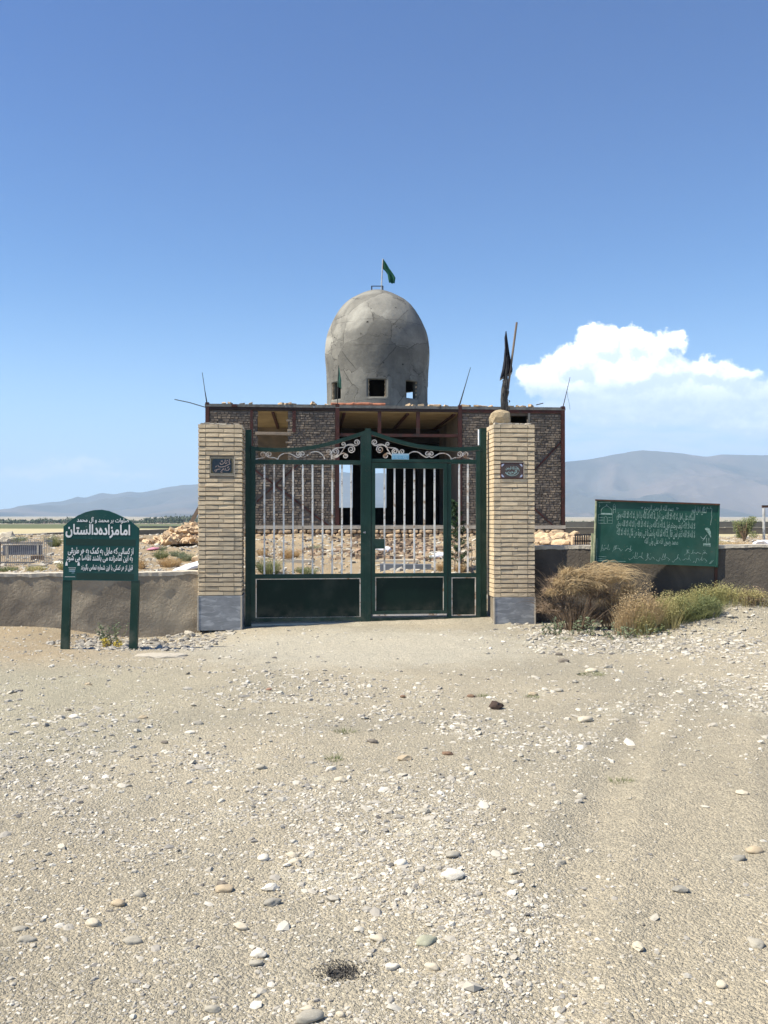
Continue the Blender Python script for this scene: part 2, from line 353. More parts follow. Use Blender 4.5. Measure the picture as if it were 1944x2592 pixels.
M['ochre_shrub'] = pmat('ochre_shrub', (.46, .31, .15), (.54, .40, .22), 4, .9, island=.5, trans=.3)
M['conifer'] = pmat('conifer_needles', (.028, .060, .022), (.04, .08, .03), 4, .85, island=.5, trans=.15)
M['yellowleaf'] = pmat('yellow_leaves', (.50, .40, .08), (.40, .34, .08), 4, .85, island=.4, trans=.3)
M['darkgreen'] = pmat('far_tree_green', (.075, .10, .065), (.095, .12, .08), .05, .95, island=.5)
M['farwall'] = pmat('far_wall_mud', (.17, .145, .115), (.13, .11, .09), .4, .95)
M['house'] = pmat('far_house_wall', (.50, .42, .34), (.42, .35, .29), .1, .95, vary=.5)
M['houseroof'] = pmat('far_house_roof', (.30, .24, .20), (.26, .2, .17), .1, .95)
M['window'] = pmat('dark_window', (.02, .02, .025), rough=.4)
M['scorch'] = pmat('charred_twigs', (.06, .055, .05), (.10, .09, .075), 20, .95)
M['clod'] = pmat('dark_clod', (.10, .065, .05), (.07, .05, .04), 12, .95, .6, 60)
def stone_mat(n, c, k=.85): return pmat('stone_'+n, c, tuple(v*k for v in c), 14, .85, .25, 70, c3=tuple(min(.8, v*1.15) for v in c), s3=9)
SM = {'pale': stone_mat('pale', (.56, .49, .37)), 'grey': stone_mat('grey', (.39, .355, .285)), 'white': stone_mat('white', (.70, .64, .53)), 'tan': stone_mat('tan', (.46, .37, .25)),
      'bluegrey': stone_mat('bluegrey', (.32, .295, .245)), 'green': stone_mat('greenish', (.40, .39, .28)), 'dark': stone_mat('dark', (.18, .155, .125)), 'brown': stone_mat('brown', (.22, .14, .09)), 'red': stone_mat('reddish', (.32, .19, .13))}

# gravel: tone attribute per stone
def gravel_mat():
    m = bpy.data.materials.new('gravel_stones'); m.use_nodes = True; nt = m.node_tree; b = nt.nodes['Principled BSDF']
    a = nt.nodes.new('ShaderNodeAttribute'); a.attribute_name = 'tone'
    cr = nt.nodes.new('ShaderNodeValToRGB'); nt.links.new(a.outputs['Fac'], cr.inputs[0]); e = cr.color_ramp.elements
    e[0].position = 0; e[0].color = (.13, .12, .11, 1); e[1].position = 1; e[1].color = (.66, .61, .52, 1)
    for p, c_ in ((.12, (.24, .225, .20)), (.35, (.355, .325, .275)), (.55, (.45, .41, .335)), (.8, (.57, .53, .445))):
        q = e.new(p); q.color = c_+(1,)
    nt.links.new(cr.outputs[0], b.inputs['Base Color']); b.inputs['Roughness'].default_value = .9; b.inputs['Specular IOR Level'].default_value = .2
    return m
M['gravel'] = gravel_mat()

def ground_mat():
    m = bpy.data.materials.new('stony_ground'); m.use_nodes = True; nt = m.node_tree; b = nt.nodes['Principled BSDF']
    g = nt.nodes.new('ShaderNodeNewGeometry'); P = g.outputs['Position']; s = nt.nodes.new('ShaderNodeSeparateXYZ'); nt.links.new(P, s.inputs[0])
    X, Y, Z = (Nx(nt, s.outputs[i]) for i in range(3))
    n1 = ntex(nt, P, .33, 5, .6, .5); n2 = ntex(nt, P, 1.7, 6, .6); n3 = ntex(nt, P, 22, 6, .7)
    c = mixc(nt, n1.step(.36, .62), (.375, .338, .275), (.455, .402, .318))
    c = mixc(nt, n2.step(.56, .74)*.75, c, (.56, .52, .43))
    c = mixc(nt, n2.step(.30, .46)._op('MULTIPLY', -1.0)*.35+.35, c, (.32, .295, .25))
    c = mixc(nt, (X+n1*3).step(1.6, -1.4)*(1.0-Y.step(3.2, 5.5))*.6, c, (.29, .248, .19))
    c = mixc(nt, (X+n1*2).step(.4, -2.2)*Y.step(5, 7)*(1.0-Y.step(9, 10.5))*.5, c, (.385, .365, .285))
    # sandy wheel track at the lower right, brown bank at the left, dusty threshold before the gate
    tr = X-(Y*.33-.57)+(n1-.5)*1.2; track = (tr+(n2-.5)*.7).step(-.35, .75)*(1.0-Y.step(5.2, 8.0))
    c = mixc(nt, track*.6, c, (.445, .388, .300))
    pale = (1.0-((X+.3)*(X+.3)*.16+(Y-11.3)*(Y-11.3)*.35+(n2-.5)*2.2).step(.3, 1.3))*.55
    c = mixc(nt, pale, c, (.56, .525, .45))
    bank = X.step(-2.2, -4.4)*Y.step(9.2, 10.6)*(1.0-Y.step(13.1, 13.3))
    c = mixc(nt, bank*(n2.step(.3, .6)*.4+.45), c, (.40, .315, .215))
    # small grit drawn as cells
    for sc_, amt in ((75, .40), (190, .36)):
        vo = nt.nodes.new('ShaderNodeTexVoronoi'); vo.inputs['Scale'].default_value = sc_; nt.links.new(P, vo.inputs['Vector'])
        hsv = nt.nodes.new('ShaderNodeSeparateXYZ'); nt.links.new(vo.outputs['Color'], hsv.inputs[0]); rr = Nx(nt, hsv.outputs[0])
        near = (1.0-Y.step(7 if sc_ > 100 else 16, 14 if sc_ > 100 else 30))*amt
        t = mixc(nt, rr, (.46, .48, .50), (1.48, 1.44, 1.36)); c = mixc(nt, near, c, mixc(nt, 1.0, c, t, 'MULTIPLY'))
    c = mixc(nt, 1.0, c, mixc(nt, n3, (.74, .74, .74), (1.26, 1.26, 1.26)), 'MULTIPLY')
    # courtyard: warmer earth
    court = Y.step(13.6, 15)*(1.0-Y.step(60, 110))
    cc = mixc(nt, ntex(nt, P, .9, 6, .65).step(.35, .65), (.46, .35, .225), (.33, .25, .165))
    c = mixc(nt, court*.85, c, cc)
    # plain: stubble field, green crops, then desert
    far = Y.step(60, 95); fld = mixc(nt, (Y+X*.15+ntex(nt, P, .01, 3)*60).step(205, 225), (.50, .43, .27), (.13, .145, .075))
    fld = mixc(nt, (Y+ntex(nt, P, .004, 3)*300).step(640, 760), fld, (.36, .31, .23))
    c = mixc(nt, far, c, fld)
    c = mixc(nt, 1.0, c, (.95, .945, .895), 'MULTIPLY'); nt.links.new(c, b.inputs['Base Color']); b.inputs['Roughness'].default_value = .95; b.inputs['Specular IOR Level'].default_value = .15
    bp = nt.nodes.new('ShaderNodeBump'); bp.inputs['Strength'].default_value = 1.0; bp.inputs['Distance'].default_value = .016
    v2 = nt.nodes.new('ShaderNodeTexVoronoi'); v2.inputs['Scale'].default_value = 75; nt.links.new(P, v2.inputs['Vector'])
    v3 = nt.nodes.new('ShaderNodeTexVoronoi'); v3.inputs['Scale'].default_value = 190; nt.links.new(P, v3.inputs['Vector'])
    h = n3*.8+(1.0-Nx(nt, v2.outputs['Distance']))*.6+(1.0-Nx(nt, v3.outputs['Distance']))*.3
    nt.links.new(h.s, bp.inputs['Height']); nt.links.new(bp.outputs[0], b.inputs['Normal'])
    return m

# ------------------------------------------------------------------ ground sheet
def seq(dense0, dense1, step, ends, grow=1.13):
    a = list(np.arange(dense0, dense1, step)); st = step
    while a[-1] < ends[1]: st *= grow; a.append(a[-1]+st)
    st = step; pre = []; x = dense0
    while x > ends[0]: st *= grow; x -= st; pre.append(x)
    return np.array(pre[::-1]+a)
gx = seq(-6.2, 6.4, .045, (-9000, 9000)); 
ya = list(np.arange(1.6, 6, .035)); y = 6; st = .04
while y < 13.2: ya.append(y); st = min(st*1.01, .06); y += st
while y < 13.7: ya.append(y); y += .05
while y < 26: ya.append(y); y += .08
st = .1
while y < 13500: ya.append(y); y += st; st *= 1.09
pre = []; y = 1.6; st = .05
while y > -300: st *= 1.2; y -= st; pre.append(y)
gy = np.array(pre[::-1]+ya)
XX, YY = np.meshgrid(gx, gy); ZZ = gz(XX, YY)
mic = (fbm(XX, YY, 7, 3, 21)*.018+fbm(XX, YY, 17, 2, 22)*.010)*(1-sstep(14, 30, YY))*(1-sstep(6, 9, np.abs(XX))); ZZ = ZZ+mic
nx_, ny_ = len(gx), len(gy)
def grid_mesh(name, X_, Y_, Z_, mat, smooth=True):
    ny, nx = X_.shape; me = bpy.data.meshes.new(name); me.vertices.add(nx*ny)
    me.vertices.foreach_set('co', np.stack([X_, Y_, Z_], -1).reshape(-1).astype(np.float32))
    i = np.arange(ny-1)[:, None]*nx+np.arange(nx-1)[None]; q = np.stack([i, i+1, i+nx+1, i+nx], -1).reshape(-1)
    n = (ny-1)*(nx-1); me.loops.add(4*n); me.loops.foreach_set('vertex_index', q.astype(np.int32)); me.polygons.add(n)
    me.polygons.foreach_set('loop_start', np.arange(0, 4*n, 4, dtype=np.int32)); me.update(calc_edges=True)
    if smooth: me.polygons.foreach_set('use_smooth', np.ones(n, bool))
    me.materials.append(mat); return me
kind(obj('ground', grid_mesh('ground', XX, YY, ZZ, ground_mat())), 'structure')

# ------------------------------------------------------------------ mountains
prof = [(-1500, 1290), (-600, 1280), (-200, 1294), (0, 1290), (51, 1281), (101, 1274), (152, 1268), (196, 1257), (216, 1260), (257, 1245), (290, 1250), (327, 1242), (358, 1245), (405, 1236), (449, 1229),
        (500, 1224), (700, 1212), (870, 1193), (915, 1199), (960, 1196), (1100, 1200), (1250, 1190), (1430, 1167), (1500, 1158), (1550, 1149), (1600, 1141), (1630, 1138), (1700, 1142), (1760, 1149), (1790, 1153),
        (1830, 1148), (1944, 1149), (2200, 1150), (2700, 1180), (3600, 1220)]
pp = np.arange(-1500, 3600, 8.0); H = np.interp(pp, [p[0] for p in prof], [HY-p[1] for p in prof])
H = H+fbm(pp, pp*0, .03, 3, 40)*5
tt = np.linspace(0, 1.6, 150); Yr = np.interp(pp, [-1500, 500, 1300, 3600], [7000, 6800, 5600, 5600])
PX, TT = np.meshgrid(pp, tt); Hm = H[None]/F; Yrm = Yr[None]; Y0 = 3600.0
YM = Y0+(Yrm-Y0)*TT; ZR = Hm*Yrm+1.6
base_z = np.interp(YM, GI_Y, GI_Z)
t1 = np.clip(TT, 0, 1); up = t1**1.9
XM = (PX-CX)/F*YM
def ridged(x, y, sc, o, seed):
    r = 0; a_ = .55
    for i in range(o): r = r+a_*(1-np.abs(2*vnoise(x, y, sc*2.1**i, seed+i)-1)); a_ *= .48
    return r
wx = XM+fbm(XM, YM, 1/1500, 3, 55)*900; wy = YM*.55+fbm(XM, YM, 1/1500, 3, 56)*900
rid = ridged(wx, wy, 1/900, 6, 50)-.60
ZM = base_z+(ZR-base_z)*up+ZR*rid*.95*np.sin(np.pi*t1)**.7
ZM = np.minimum(ZM, (Hm*.985*YM+1.6)*np.where(TT < .999, 1, 99))
ZM = np.where(TT > 1, ZR*(1-(TT-1)/.6)**1.2, ZM); ZM = np.where(TT < .02, base_z-3, ZM)
mm = pmat('mountain_rock', (.090, .086, .078), (.036, .040, .040), .0016, .95, 0, 1, c3=(.145, .115, .10), s3=.0007, coords='Object', detail=8)
kind(obj('mountains', grid_mesh('mountains', XM, YM, ZM, mm)), 'structure')

# ------------------------------------------------------------------ haze
hb = MB(); hb.box((-12500, -290, -2.2), (12500, 13000, 900))
hm = bpy.data.materials.new('haze_air'); hm.use_nodes = True; hn = hm.node_tree; hn.nodes.clear()
ho = hn.nodes.new('ShaderNodeOutputMaterial'); pv = hn.nodes.new('ShaderNodeVolumePrincipled'); hn.links.new(pv.outputs[0], ho.inputs['Volume'])
pv.inputs['Color'].default_value = (.52, .70, .92, 1); pv.inputs['Density'].default_value = .00014; pv.inputs['Anisotropy'].default_value = .0
ha = kind(hb.build('haze', hm), 'stuff')

# ------------------------------------------------------------------ gravel
def ico():
    t = (1+5**.5)/2; v = np.array([(-1, t, 0), (1, t, 0), (-1, -t, 0), (1, -t, 0), (0, -1, t), (0, 1, t), (0, -1, -t), (0, 1, -t), (t, 0, -1), (t, 0, 1), (-t, 0, -1), (-t, 0, 1)], float)
    v /= np.linalg.norm(v[0]); f = np.array([(0, 11, 5), (0, 5, 1), (0, 1, 7), (0, 7, 10), (0, 10, 11), (1, 5, 9), (5, 11, 4), (11, 10, 2), (10, 7, 6), (7, 1, 8), (3, 9, 4), (3, 4, 2), (3, 2, 6), (3, 6, 8), (3, 8, 9), (4, 9, 5), (2, 4, 11), (6, 2, 10), (8, 6, 7), (9, 8, 1)])
    return v, f
IV, IF = ico()
def scatter(name, xs, ys, rs, tones, label=None):
    n = len(xs); rng = np.random.RandomState(5)
    var = [IV*(1+rng.uniform(-.28, .28, (12, 1))) for _ in range(16)]; var = np.array(var)
    V = var[rng.randint(0, 16, n)]
    sc_ = np.stack([rs*rng.uniform(.8, 1.35, n), rs*rng.uniform(.6, 1.0, n), rs*rng.uniform(.28, .62, n)], -1)
    V = V*sc_[:, None, :]
    a = rng.uniform(0, 6.283, n); ca, sa = np.cos(a)[:, None], np.sin(a)[:, None]; ti = rng.normal(0, .25, n); ct, st_ = np.cos(ti)[:, None], np.sin(ti)[:, None]
    x, y_, z = V[..., 0], V[..., 1], V[..., 2]; x, z = x*ct-z*st_, x*st_+z*ct; x, y_ = x*ca-y_*sa, x*sa+y_*ca
    zz = gz(xs, ys)+(fbm(xs, ys, 7, 3, 21)*.018+fbm(xs, ys, 17, 2, 22)*.010)*(1-sstep(14, 30, ys))
    P = np.stack([x+xs[:, None], y_+ys[:, None], z+(zz+sc_[:, 2]*.12)[:, None]], -1).reshape(-1, 3)
    me = bpy.data.meshes.new(name); me.vertices.add(len(P)); me.vertices.foreach_set('co', P.reshape(-1).astype(np.float32))
    q = (IF[None]+(np.arange(n)*12)[:, None, None]).reshape(-1); m = n*20
    me.loops.add(3*m); me.loops.foreach_set('vertex_index', q.astype(np.int32)); me.polygons.add(m); me.polygons.foreach_set('loop_start', np.arange(0, 3*m, 3, dtype=np.int32))
    me.update(calc_edges=True); at_ = me.attributes.new('tone', 'FLOAT', 'POINT'); at_.data.foreach_set('value', np.repeat(tones, 12).astype(np.float32))
    me.polygons.foreach_set('use_smooth', np.zeros(m, bool)); me.materials.append(M['gravel']); o = obj(name, me); kind(o, 'stuff')
    if label: o['label'] = label; o['category'] = 'gravel'
    return o
def density(x, y):
    d = .35+1.3*sstep(.42, .62, .5+fbm(x, y, .8, 4, 60)*1.4)
    tr = x-(y*.33-.57)+fbm(x, y, .9, 3, 61)*1.2; d = d*(1-.93*sstep(-.15, .45, tr)*(1-sstep(5.2, 8.0, y)))
    d = d*(1-.88*np.exp(-((x+.3)/2.6)**4)*sstep(8.4, 10.4, y))*(1-.5*sstep(.8, 2.4, -x)*sstep(5.5, 7, y)*(1-sstep(9, 10.5, y)))
    return np.clip(d, 0.02, 1.6)/1.6
rg = np.random.RandomState(9)
def front(n, kpx, lo, hi, seedtone):
    py = rg.uniform(1578, 2720, n); Y = 1.6*F/(py-HY); px = rg.uniform(-120, 2060, n); x = (px-CX)/F*Y
    keep = (rg.uniform(0, 1, n) < density(x, Y)) & (Y < 12.9); x, Y = x[keep], Y[keep]; n = len(x)
    r = kpx*Y/(F*.395)*rg.lognormal(0, .42, n); r = np.clip(r, lo, hi)
    return x, Y, r, np.clip(rg.normal(.55, .24, n), 0, 1)
A = front(88000, 1.0, .0036, .020, 0); B = front(15000, 1.9, .009, .034, 1); Cc = front(1700, 3.2, .014, .046, 2)
# verge stones under the sign, along the left wall and the right bank
n = 1500; xa = rg.uniform(-4.4, -2.2, n); yb = rg.uniform(11.0, 13.2, n); k_ = (yb-11.0) > (-(xa+3.4))*.5
xa, yb = xa[k_], yb[k_]; ra = np.clip(rg.lognormal(-4.0, .6, len(xa)), .01, .06); ta = np.clip(rg.normal(.33, .17, len(xa)), 0, 1)
n = 2600; xc = rg.uniform(1.9, 6.6, n); yc = rg.uniform(10.6, 13.4, n); rc = np.clip(rg.lognormal(-4.0, .5, n), .008, .055); tcn = np.clip(rg.normal(.45, .22, n), 0, 1)
scatter('gravel', *(np.concatenate(t) for t in zip(A, B, Cc, (xa, yb, ra, ta), (xc, yc, rc, tcn))))
mdeb = MB(); rdb = random.Random(44)
for q in range(560):
    px_ = rdb.gauss(1010, 75) if rdb.random() < .78 else rdb.uniform(645, 1200); y_ = rdb.uniform(17.5, 24.2); x_ = (px_-CX)/F*y_; z_ = gh(x_, y_); k_ = rdb.uniform(.35, 1); a_ = rdb.uniform(0, 3.14); ca_, sa_ = math.cos(a_), math.sin(a_)
    w_, d_, h_ = .09*k_, .05*k_, .035*k_; tl_ = rdb.uniform(-.5, .5)
    vs_ = [(x_+(u*w_*ca_-v*d_*sa_), y_+(u*w_*sa_+v*d_*ca_), z_+.012+t*h_+u*tl_*w_*.6) for t in (-1, 1) for u, v in ((-1, -1), (1, -1), (1, 1), (-1, 1))]
    mdeb.add(vs_, [(0, 3, 2, 1), (4, 5, 6, 7), (0, 1, 5, 4), (1, 2, 6, 5), (2, 3, 7, 6), (3, 0, 4, 7)])
kind(mdeb.build('brick_debris', pmat('reddish_debris', (.33, .235, .16), (.25, .185, .13), 3, .95, .4, 40, island=.6)), 'stuff')
n = 30000; yi = rg.uniform(14.2, 34, n); pxi = rg.uniform(-40, 1990, n); xi = (pxi-CX)/F*yi; ri = np.clip(rg.lognormal(-4.05, .6, n), .008, .09)
k_ = ~((yi > 24.2) & (np.abs(xi) < 5.3)); scatter('courtyard_rubble', xi[k_], yi[k_], ri[k_], np.clip(rg.normal(.50, .22, n), 0, 1)[k_])

# ------------------------------------------------------------------ single stones that stand out
def stone_mesh(mat, flat=.55, seed=0, ang=.0, name='stone'):
    rr = random.Random(seed); import bmesh
    bm = bmesh.new(); bmesh.ops.create_icosphere(bm, subdivisions=3 if not ang else 2, radius=1); off = Vector((rr.uniform(0, 99),)*3)
    for v in bm.verts:
        d = 1+.34*mnoise.noise(v.co*1.1+off)+.16*mnoise.noise(v.co*2.6+off)+ang*mnoise.cell(v.co*2.2+off)
        v.co = Vector((v.co.x*d, v.co.y*d, v.co.z*d*flat))
    me = bpy.data.meshes.new(name); bm.to_mesh(me); bm.free(); me.materials.append(mat)
    if not ang: me.polygons.foreach_set('use_smooth', [True]*len(me.polygons))
    return me
ST = [  # displayed-photo x, y, width, height, colour, angular, label
    (285, 2028, 40, 30, 'grey', 0, 'large smooth grey egg-shaped stone, biggest in the lower left of the gravel'),
    (300, 1931, 28, 27, 'grey', 0, 'round mid-grey cobble just above the large egg-shaped stone'),
    (254, 1946, 36, 26, 'tan', 0, 'flat tan stone beside the round mid-grey cobble'),
    (200, 1992, 38, 20, 'pale', 0, 'pale low stone above left of the large egg-shaped stone'),
    (570, 1848, 26, 28, 'white', 0, 'bright white rounded stone above a small cluster of pebbles'),
    (584, 1913, 36, 26, 'white', 1, 'lumpy white stone between the bright round one and a blue-grey one'),
    (587, 1951, 38, 22, 'bluegrey', 0, 'blue-grey pointed cobble lying under the lumpy white stone'),
    (520, 1999, 32, 24, 'pale', 0, 'pale oval stone standing tilted left of the white one'),
    (558, 2056, 38, 26, 'white', 0, 'whitish broad stone above a flat grey disc'),
    (553, 2084, 30, 18, 'grey', 0, 'flat grey disc-like stone right under a whitish broad stone'),
    (484, 1925, 38, 16, 'tan', 0, 'long thin tan stone with a dark underside'),
    (480, 1910, 26, 14, 'dark', 1, 'small dark stone touching the long thin tan one'),
    (816, 2022, 36, 26, 'pale', 0, 'smooth pale stone near the middle of the lower gravel'),
    (868, 1861, 26, 30, 'white', 0, 'cream upright rounded stone at mid gravel right of centre'),
    (980, 1888, 50, 22, 'white', 0, 'long two-toned white and tan cobble'),
    (977, 1846, 32, 18, 'grey', 0, 'grey oval stone above the long two-toned cobble'),
    (921, 2036, 50, 17, 'green', 0, 'long flat greenish-grey slate'),
    (846, 2090, 32, 18, 'white', 0, 'small white oval stone next to the scorched patch'),
    (933, 2092, 34, 20, 'pale', 0, 'creamy half-buried stone below the long flat slate'),
    (1380, 2038, 24, 34, 'pale', 1, 'wedge-shaped pale stone alone on the smooth sand'),
    (1634, 2030, 32, 44, 'grey', 0, 'upright grey cobble at the right edge of the sand'),
    (1472, 1922, 36, 22, 'bluegrey', 1, 'rough blue-grey stone on the right of the gravel'),
    (1632, 1838, 36, 20, 'tan', 0, 'tan oval stone at the far right above a bluish one'),
    (1598, 1852, 32, 16, 'bluegrey', 0, 'flat bluish stone below the tan oval one'),
    (1212, 1861, 24, 20, 'grey', 0, 'small round grey stone right of centre in the gravel'),
    (1228, 1853, 16, 14, 'pale', 0, 'tiny pale stone touching a small round grey one'),
    (735, 1681, 26, 24, 'pale', 0, 'round pale cobble in the middle of the forecourt'),
    (715, 1660, 24, 14, 'white', 0, 'whitish stone just behind the round pale cobble'),
    (918, 1749, 24, 20, 'grey', 0, 'grey rounded stone with a short shadow, centre of the forecourt'),
    (831, 1663, 22, 16, 'grey', 0, 'small grey-beige stone right of the round pale cobble'),
    (874, 1638, 34, 16, 'tan', 1, 'tan angular stone pointing up in mid forecourt'),
    (563, 1657, 26, 16, 'grey', 0, 'grey oval stone left of centre in mid forecourt'),
    (1266, 1553, 36, 18, 'pale', 0, 'pale tan loaf-shaped stone on the right of the forecourt'),
    (1218, 1426, 24, 12, 'dark', 0, 'dark low stone nearest the right pillar'),
    (1208, 1412, 16, 8, 'dark', 0, 'small dark stone just behind the dark low one'),
    (1278, 1447, 26, 12, 'pale', 0, 'pale stone in a small green tuft'),
    (1315, 1440, 20, 10, 'grey', 0, 'light grey stone near the dry bushes'),
    (1482, 1410, 22, 12, 'white', 1, 'white lump below the green weeds'),
    (1300, 1399, 16, 10, 'grey', 0, 'grey stone near the foot of the dry yellow grass'),
    (1152, 1497, 22, 14, 'tan', 1, 'square tan brick fragment with a dark side'),
    (1208, 1490, 20, 12, 'grey', 1, 'grey chip right of the tan brick fragment'),
    (870, 1502, 14, 10, 'brown', 1, 'small brown stone below the right leaf of the gate'),
    (1017, 1502, 20, 10, 'brown', 1, 'brown stone on the gravel below the right pillar'),
    (580, 1487, 16, 10, 'red', 1, 'reddish brick chip in front of the left pillar'),
    (805, 1600, 24, 12, 'dark', 0, 'dark flat stone between the gate and the round pale cobble'),
    (967, 1627, 24, 14, 'brown', 1, 'brown wedge-shaped stone right of centre'),
    (1255, 1721, 24, 14, 'grey', 1, 'grey wedge stone with a white flank, right of centre'),
    (1088, 1748, 14, 12, 'dark', 0, 'small dark pebble standing out right of the grey rounded stone'),
    (1605, 1710, 28, 16, 'pale', 1, 'pair-topped pale lump at the far right of mid gravel'),
    (160, 1548, 26, 12, 'white', 0, 'white flat stone at the far left of the forecourt'),
    (190, 1477, 18, 9, 'tan', 1, 'tan stone on the bank in front of the left sign'),
    (147, 1534, 14, 6, 'dark', 1, 'thin dark chip near the white flat stone on the left'),
    (410, 1583, 22, 9, 'white', 1, 'white sliver on the left of the forecourt'),
    (428, 1562, 22, 10, 'bluegrey', 0, 'blue-grey stone left of centre near the gate'),
    (355, 1604, 18, 9, 'dark', 0, 'dark grey stone left of centre in mid forecourt'),
    (310, 1548, 20, 9, 'tan', 1, 'tan splinter in the left of the forecourt'),
    (40, 2008, 30, 14, 'grey', 0, 'flat grey stone at the lower left edge'),
    (55, 2032, 38, 16, 'grey', 0, 'second flat grey stone, lower of two at the left edge'),
    (630, 1848, 28, 12, 'pale', 0, 'pale long stone in a pair right of the bright white one'),
    (636, 1862, 30, 14, 'pale', 0, 'cream long stone, lower of the pair right of the bright white one'),
    (1560, 2125, 24, 30, 'pale', 0, 'half-buried pale stone on the sand below right of the wedge-shaped one'),
    (460, 2186, 34, 18, 'grey', 0, 'grey stone at the bottom edge, left one of a row'),
    (670, 2196, 60, 30, 'grey', 0, 'big flat grey stone cut by the bottom edge'),
    (735, 2188, 22, 22, 'pale', 0, 'pale round stone beside the big flat one at the bottom edge'),
    (665, 2180, 30, 16, 'pale', 0, 'pale stone lying behind the big flat one at the bottom edge'),
]
DS = 1944/1659
for i, (x_, y_, w_, h_, c_, an, lab) in enumerate(ST):
    px, py = x_*DS, (y_+h_*.42)*DS; p = on_ground(px, py, 1.9); k = p.y/F*DS; rw = w_*k/2
    dep = max(rw*.62, h_*k*.45 if h_ > w_ else rw*.62); fl = .5 if h_ < w_*.8 else .75
    me = stone_mesh(SM[c_], 1, i, .12 if an else 0)
    if h_ < w_*.8: fl = .62
    o = obj('stone', me, None, (p.x, p.y+dep*.3, p.z+rw*fl*.30), (random.uniform(-.1, .1), random.uniform(-.1, .1), random.uniform(-.5, .5)), (rw, dep, rw*fl*.75))
    tag(o, lab, 'stone')
p = on_ground(1073*DS, 1533*DS); o = obj('clod', stone_mesh(M['clod'], 1, 77, .22), None, (p.x, p.y+.02, p.z+.022), (0, 0, .4), (.058, .045, .042)); tag(o, 'dark reddish-brown clod of earth, darkest lump on the right of the forecourt', 'clod')

# ------------------------------------------------------------------ lettering
FORMS = {}
for cp in list(range(0xFB50, 0xFC00))+list(range(0xFE80, 0xFEFD)):
    d = unicodedata.decomposition(chr(cp))
    if d:
        q = d.split()
        if q[0] in ('<isolated>', '<final>', '<initial>', '<medial>') and len(q) <= 3: FORMS.setdefault(''.join(chr(int(x, 16)) for x in q[1:]), {})[q[0][1:4]] = chr(cp)
def shape(s):
    out = []; i = 0; pj = False; n = len(s)
    while i < n:
        c = s[i]; k = 1
        if c == 'ل' and i+1 < n and s[i+1] in 'اآأ': c = s[i:i+2]; k = 2
        if c == '\u200c': pj = False; i += 1; continue
        if c not in FORMS: out.append(c); pj = False; i += k; continue
        nxt = s[i+k] if i+k < n else ' '; f = FORMS[c]; nj = 'ini' in f and nxt in FORMS and 'fin' in FORMS[nxt]
        key = ('med' if nj else 'fin') if pj and 'fin' in f else ('ini' if nj else 'iso')
        out.append(f.get(key) or f.get('iso')); pj = nj; i += k
    return ''.join(reversed(out))
def lettering(text, mat, parent, x0, x1, z0, z1, y, bold=.012, slant=0.0, name='lettering', heavy=0.0):
    import bmesh
    cu = bpy.data.curves.new('lettering', 'FONT'); cu.body = shape(text); cu.offset = bold; cu.resolution_u = 3
    tmp = bpy.data.objects.new('tmp', cu); COL.objects.link(tmp); dg = bpy.context.evaluated_depsgraph_get()
    me = bpy.data.meshes.new_from_object(tmp.evaluated_get(dg)); bpy.data.objects.remove(tmp); bpy.data.curves.remove(cu)
    bm = bmesh.new(); bm.from_mesh(me); bmesh.ops.remove_doubles(bm, verts=bm.verts, dist=1e-5)
    if heavy:
        g0_ = bm.verts[:]+bm.edges[:]+bm.faces[:]
        for sx_, sy_ in ((heavy, 0), (0, heavy), (heavy, heavy)):
            r_ = bmesh.ops.duplicate(bm, geom=g0_); bmesh.ops.translate(bm, vec=(sx_, sy_, 0), verts=[v for v in r_['geom'] if isinstance(v, bmesh.types.BMVert)])
    xs = [v.co.x for v in bm.verts]; ys = [v.co.y for v in bm.verts]; a, b, c, d = min(xs), max(xs), min(ys), max(ys)
    seen = set(); k = 0
    for v in bm.verts:
        if v in seen: continue
        stack = [v]; seen.add(v)
        while stack:
            u = stack.pop(); u.co.z = (k % 11)*.00022
            for e in u.link_edges:
                w = e.other_vert(u)
                if w not in seen: seen.add(w); stack.append(w)
        k += 1
    for v in bm.verts:
        fx = (v.co.x-a)/(b-a); fz = (v.co.y-c)/(d-c)
        v.co = Vector((x0+(x1-x0)*fx, y-v.co.z, z0+(z1-z0)*fz+slant*(fx-.5)))
    bm.normal_update(); bm.to_mesh(me); bm.free(); me.materials.clear(); me.materials.append(mat)
    for p_ in me.polygons: p_.material_index = 0
    return obj(name, me, parent)
def strokes(paths, mat, parent, y, w, name='lettering'):
    mb = MB()
    for k, pts in enumerate(paths):
        yy_ = y-(k % 5)*.0002; n = len(pts); vs = []
        for i, p_ in enumerate(pts):
            a = Vector(pts[max(i-1, 0)]); b = Vector(pts[min(i+1, n-1)]); d = (b-a); d = d.normalized() if d.length > 1e-9 else Vector((1, 0)); q = Vector((-d.y, d.x))*w/2
            vs += [(p_[0]+q.x, yy_, p_[1]+q.y), (p_[0]-q.x, yy_, p_[1]-q.y)]
        mb.add(vs, [(2*i, 2*i+1, 2*i+3, 2*i+2) for i in range(n-1)])
    return mb.build(name, mat, parent)
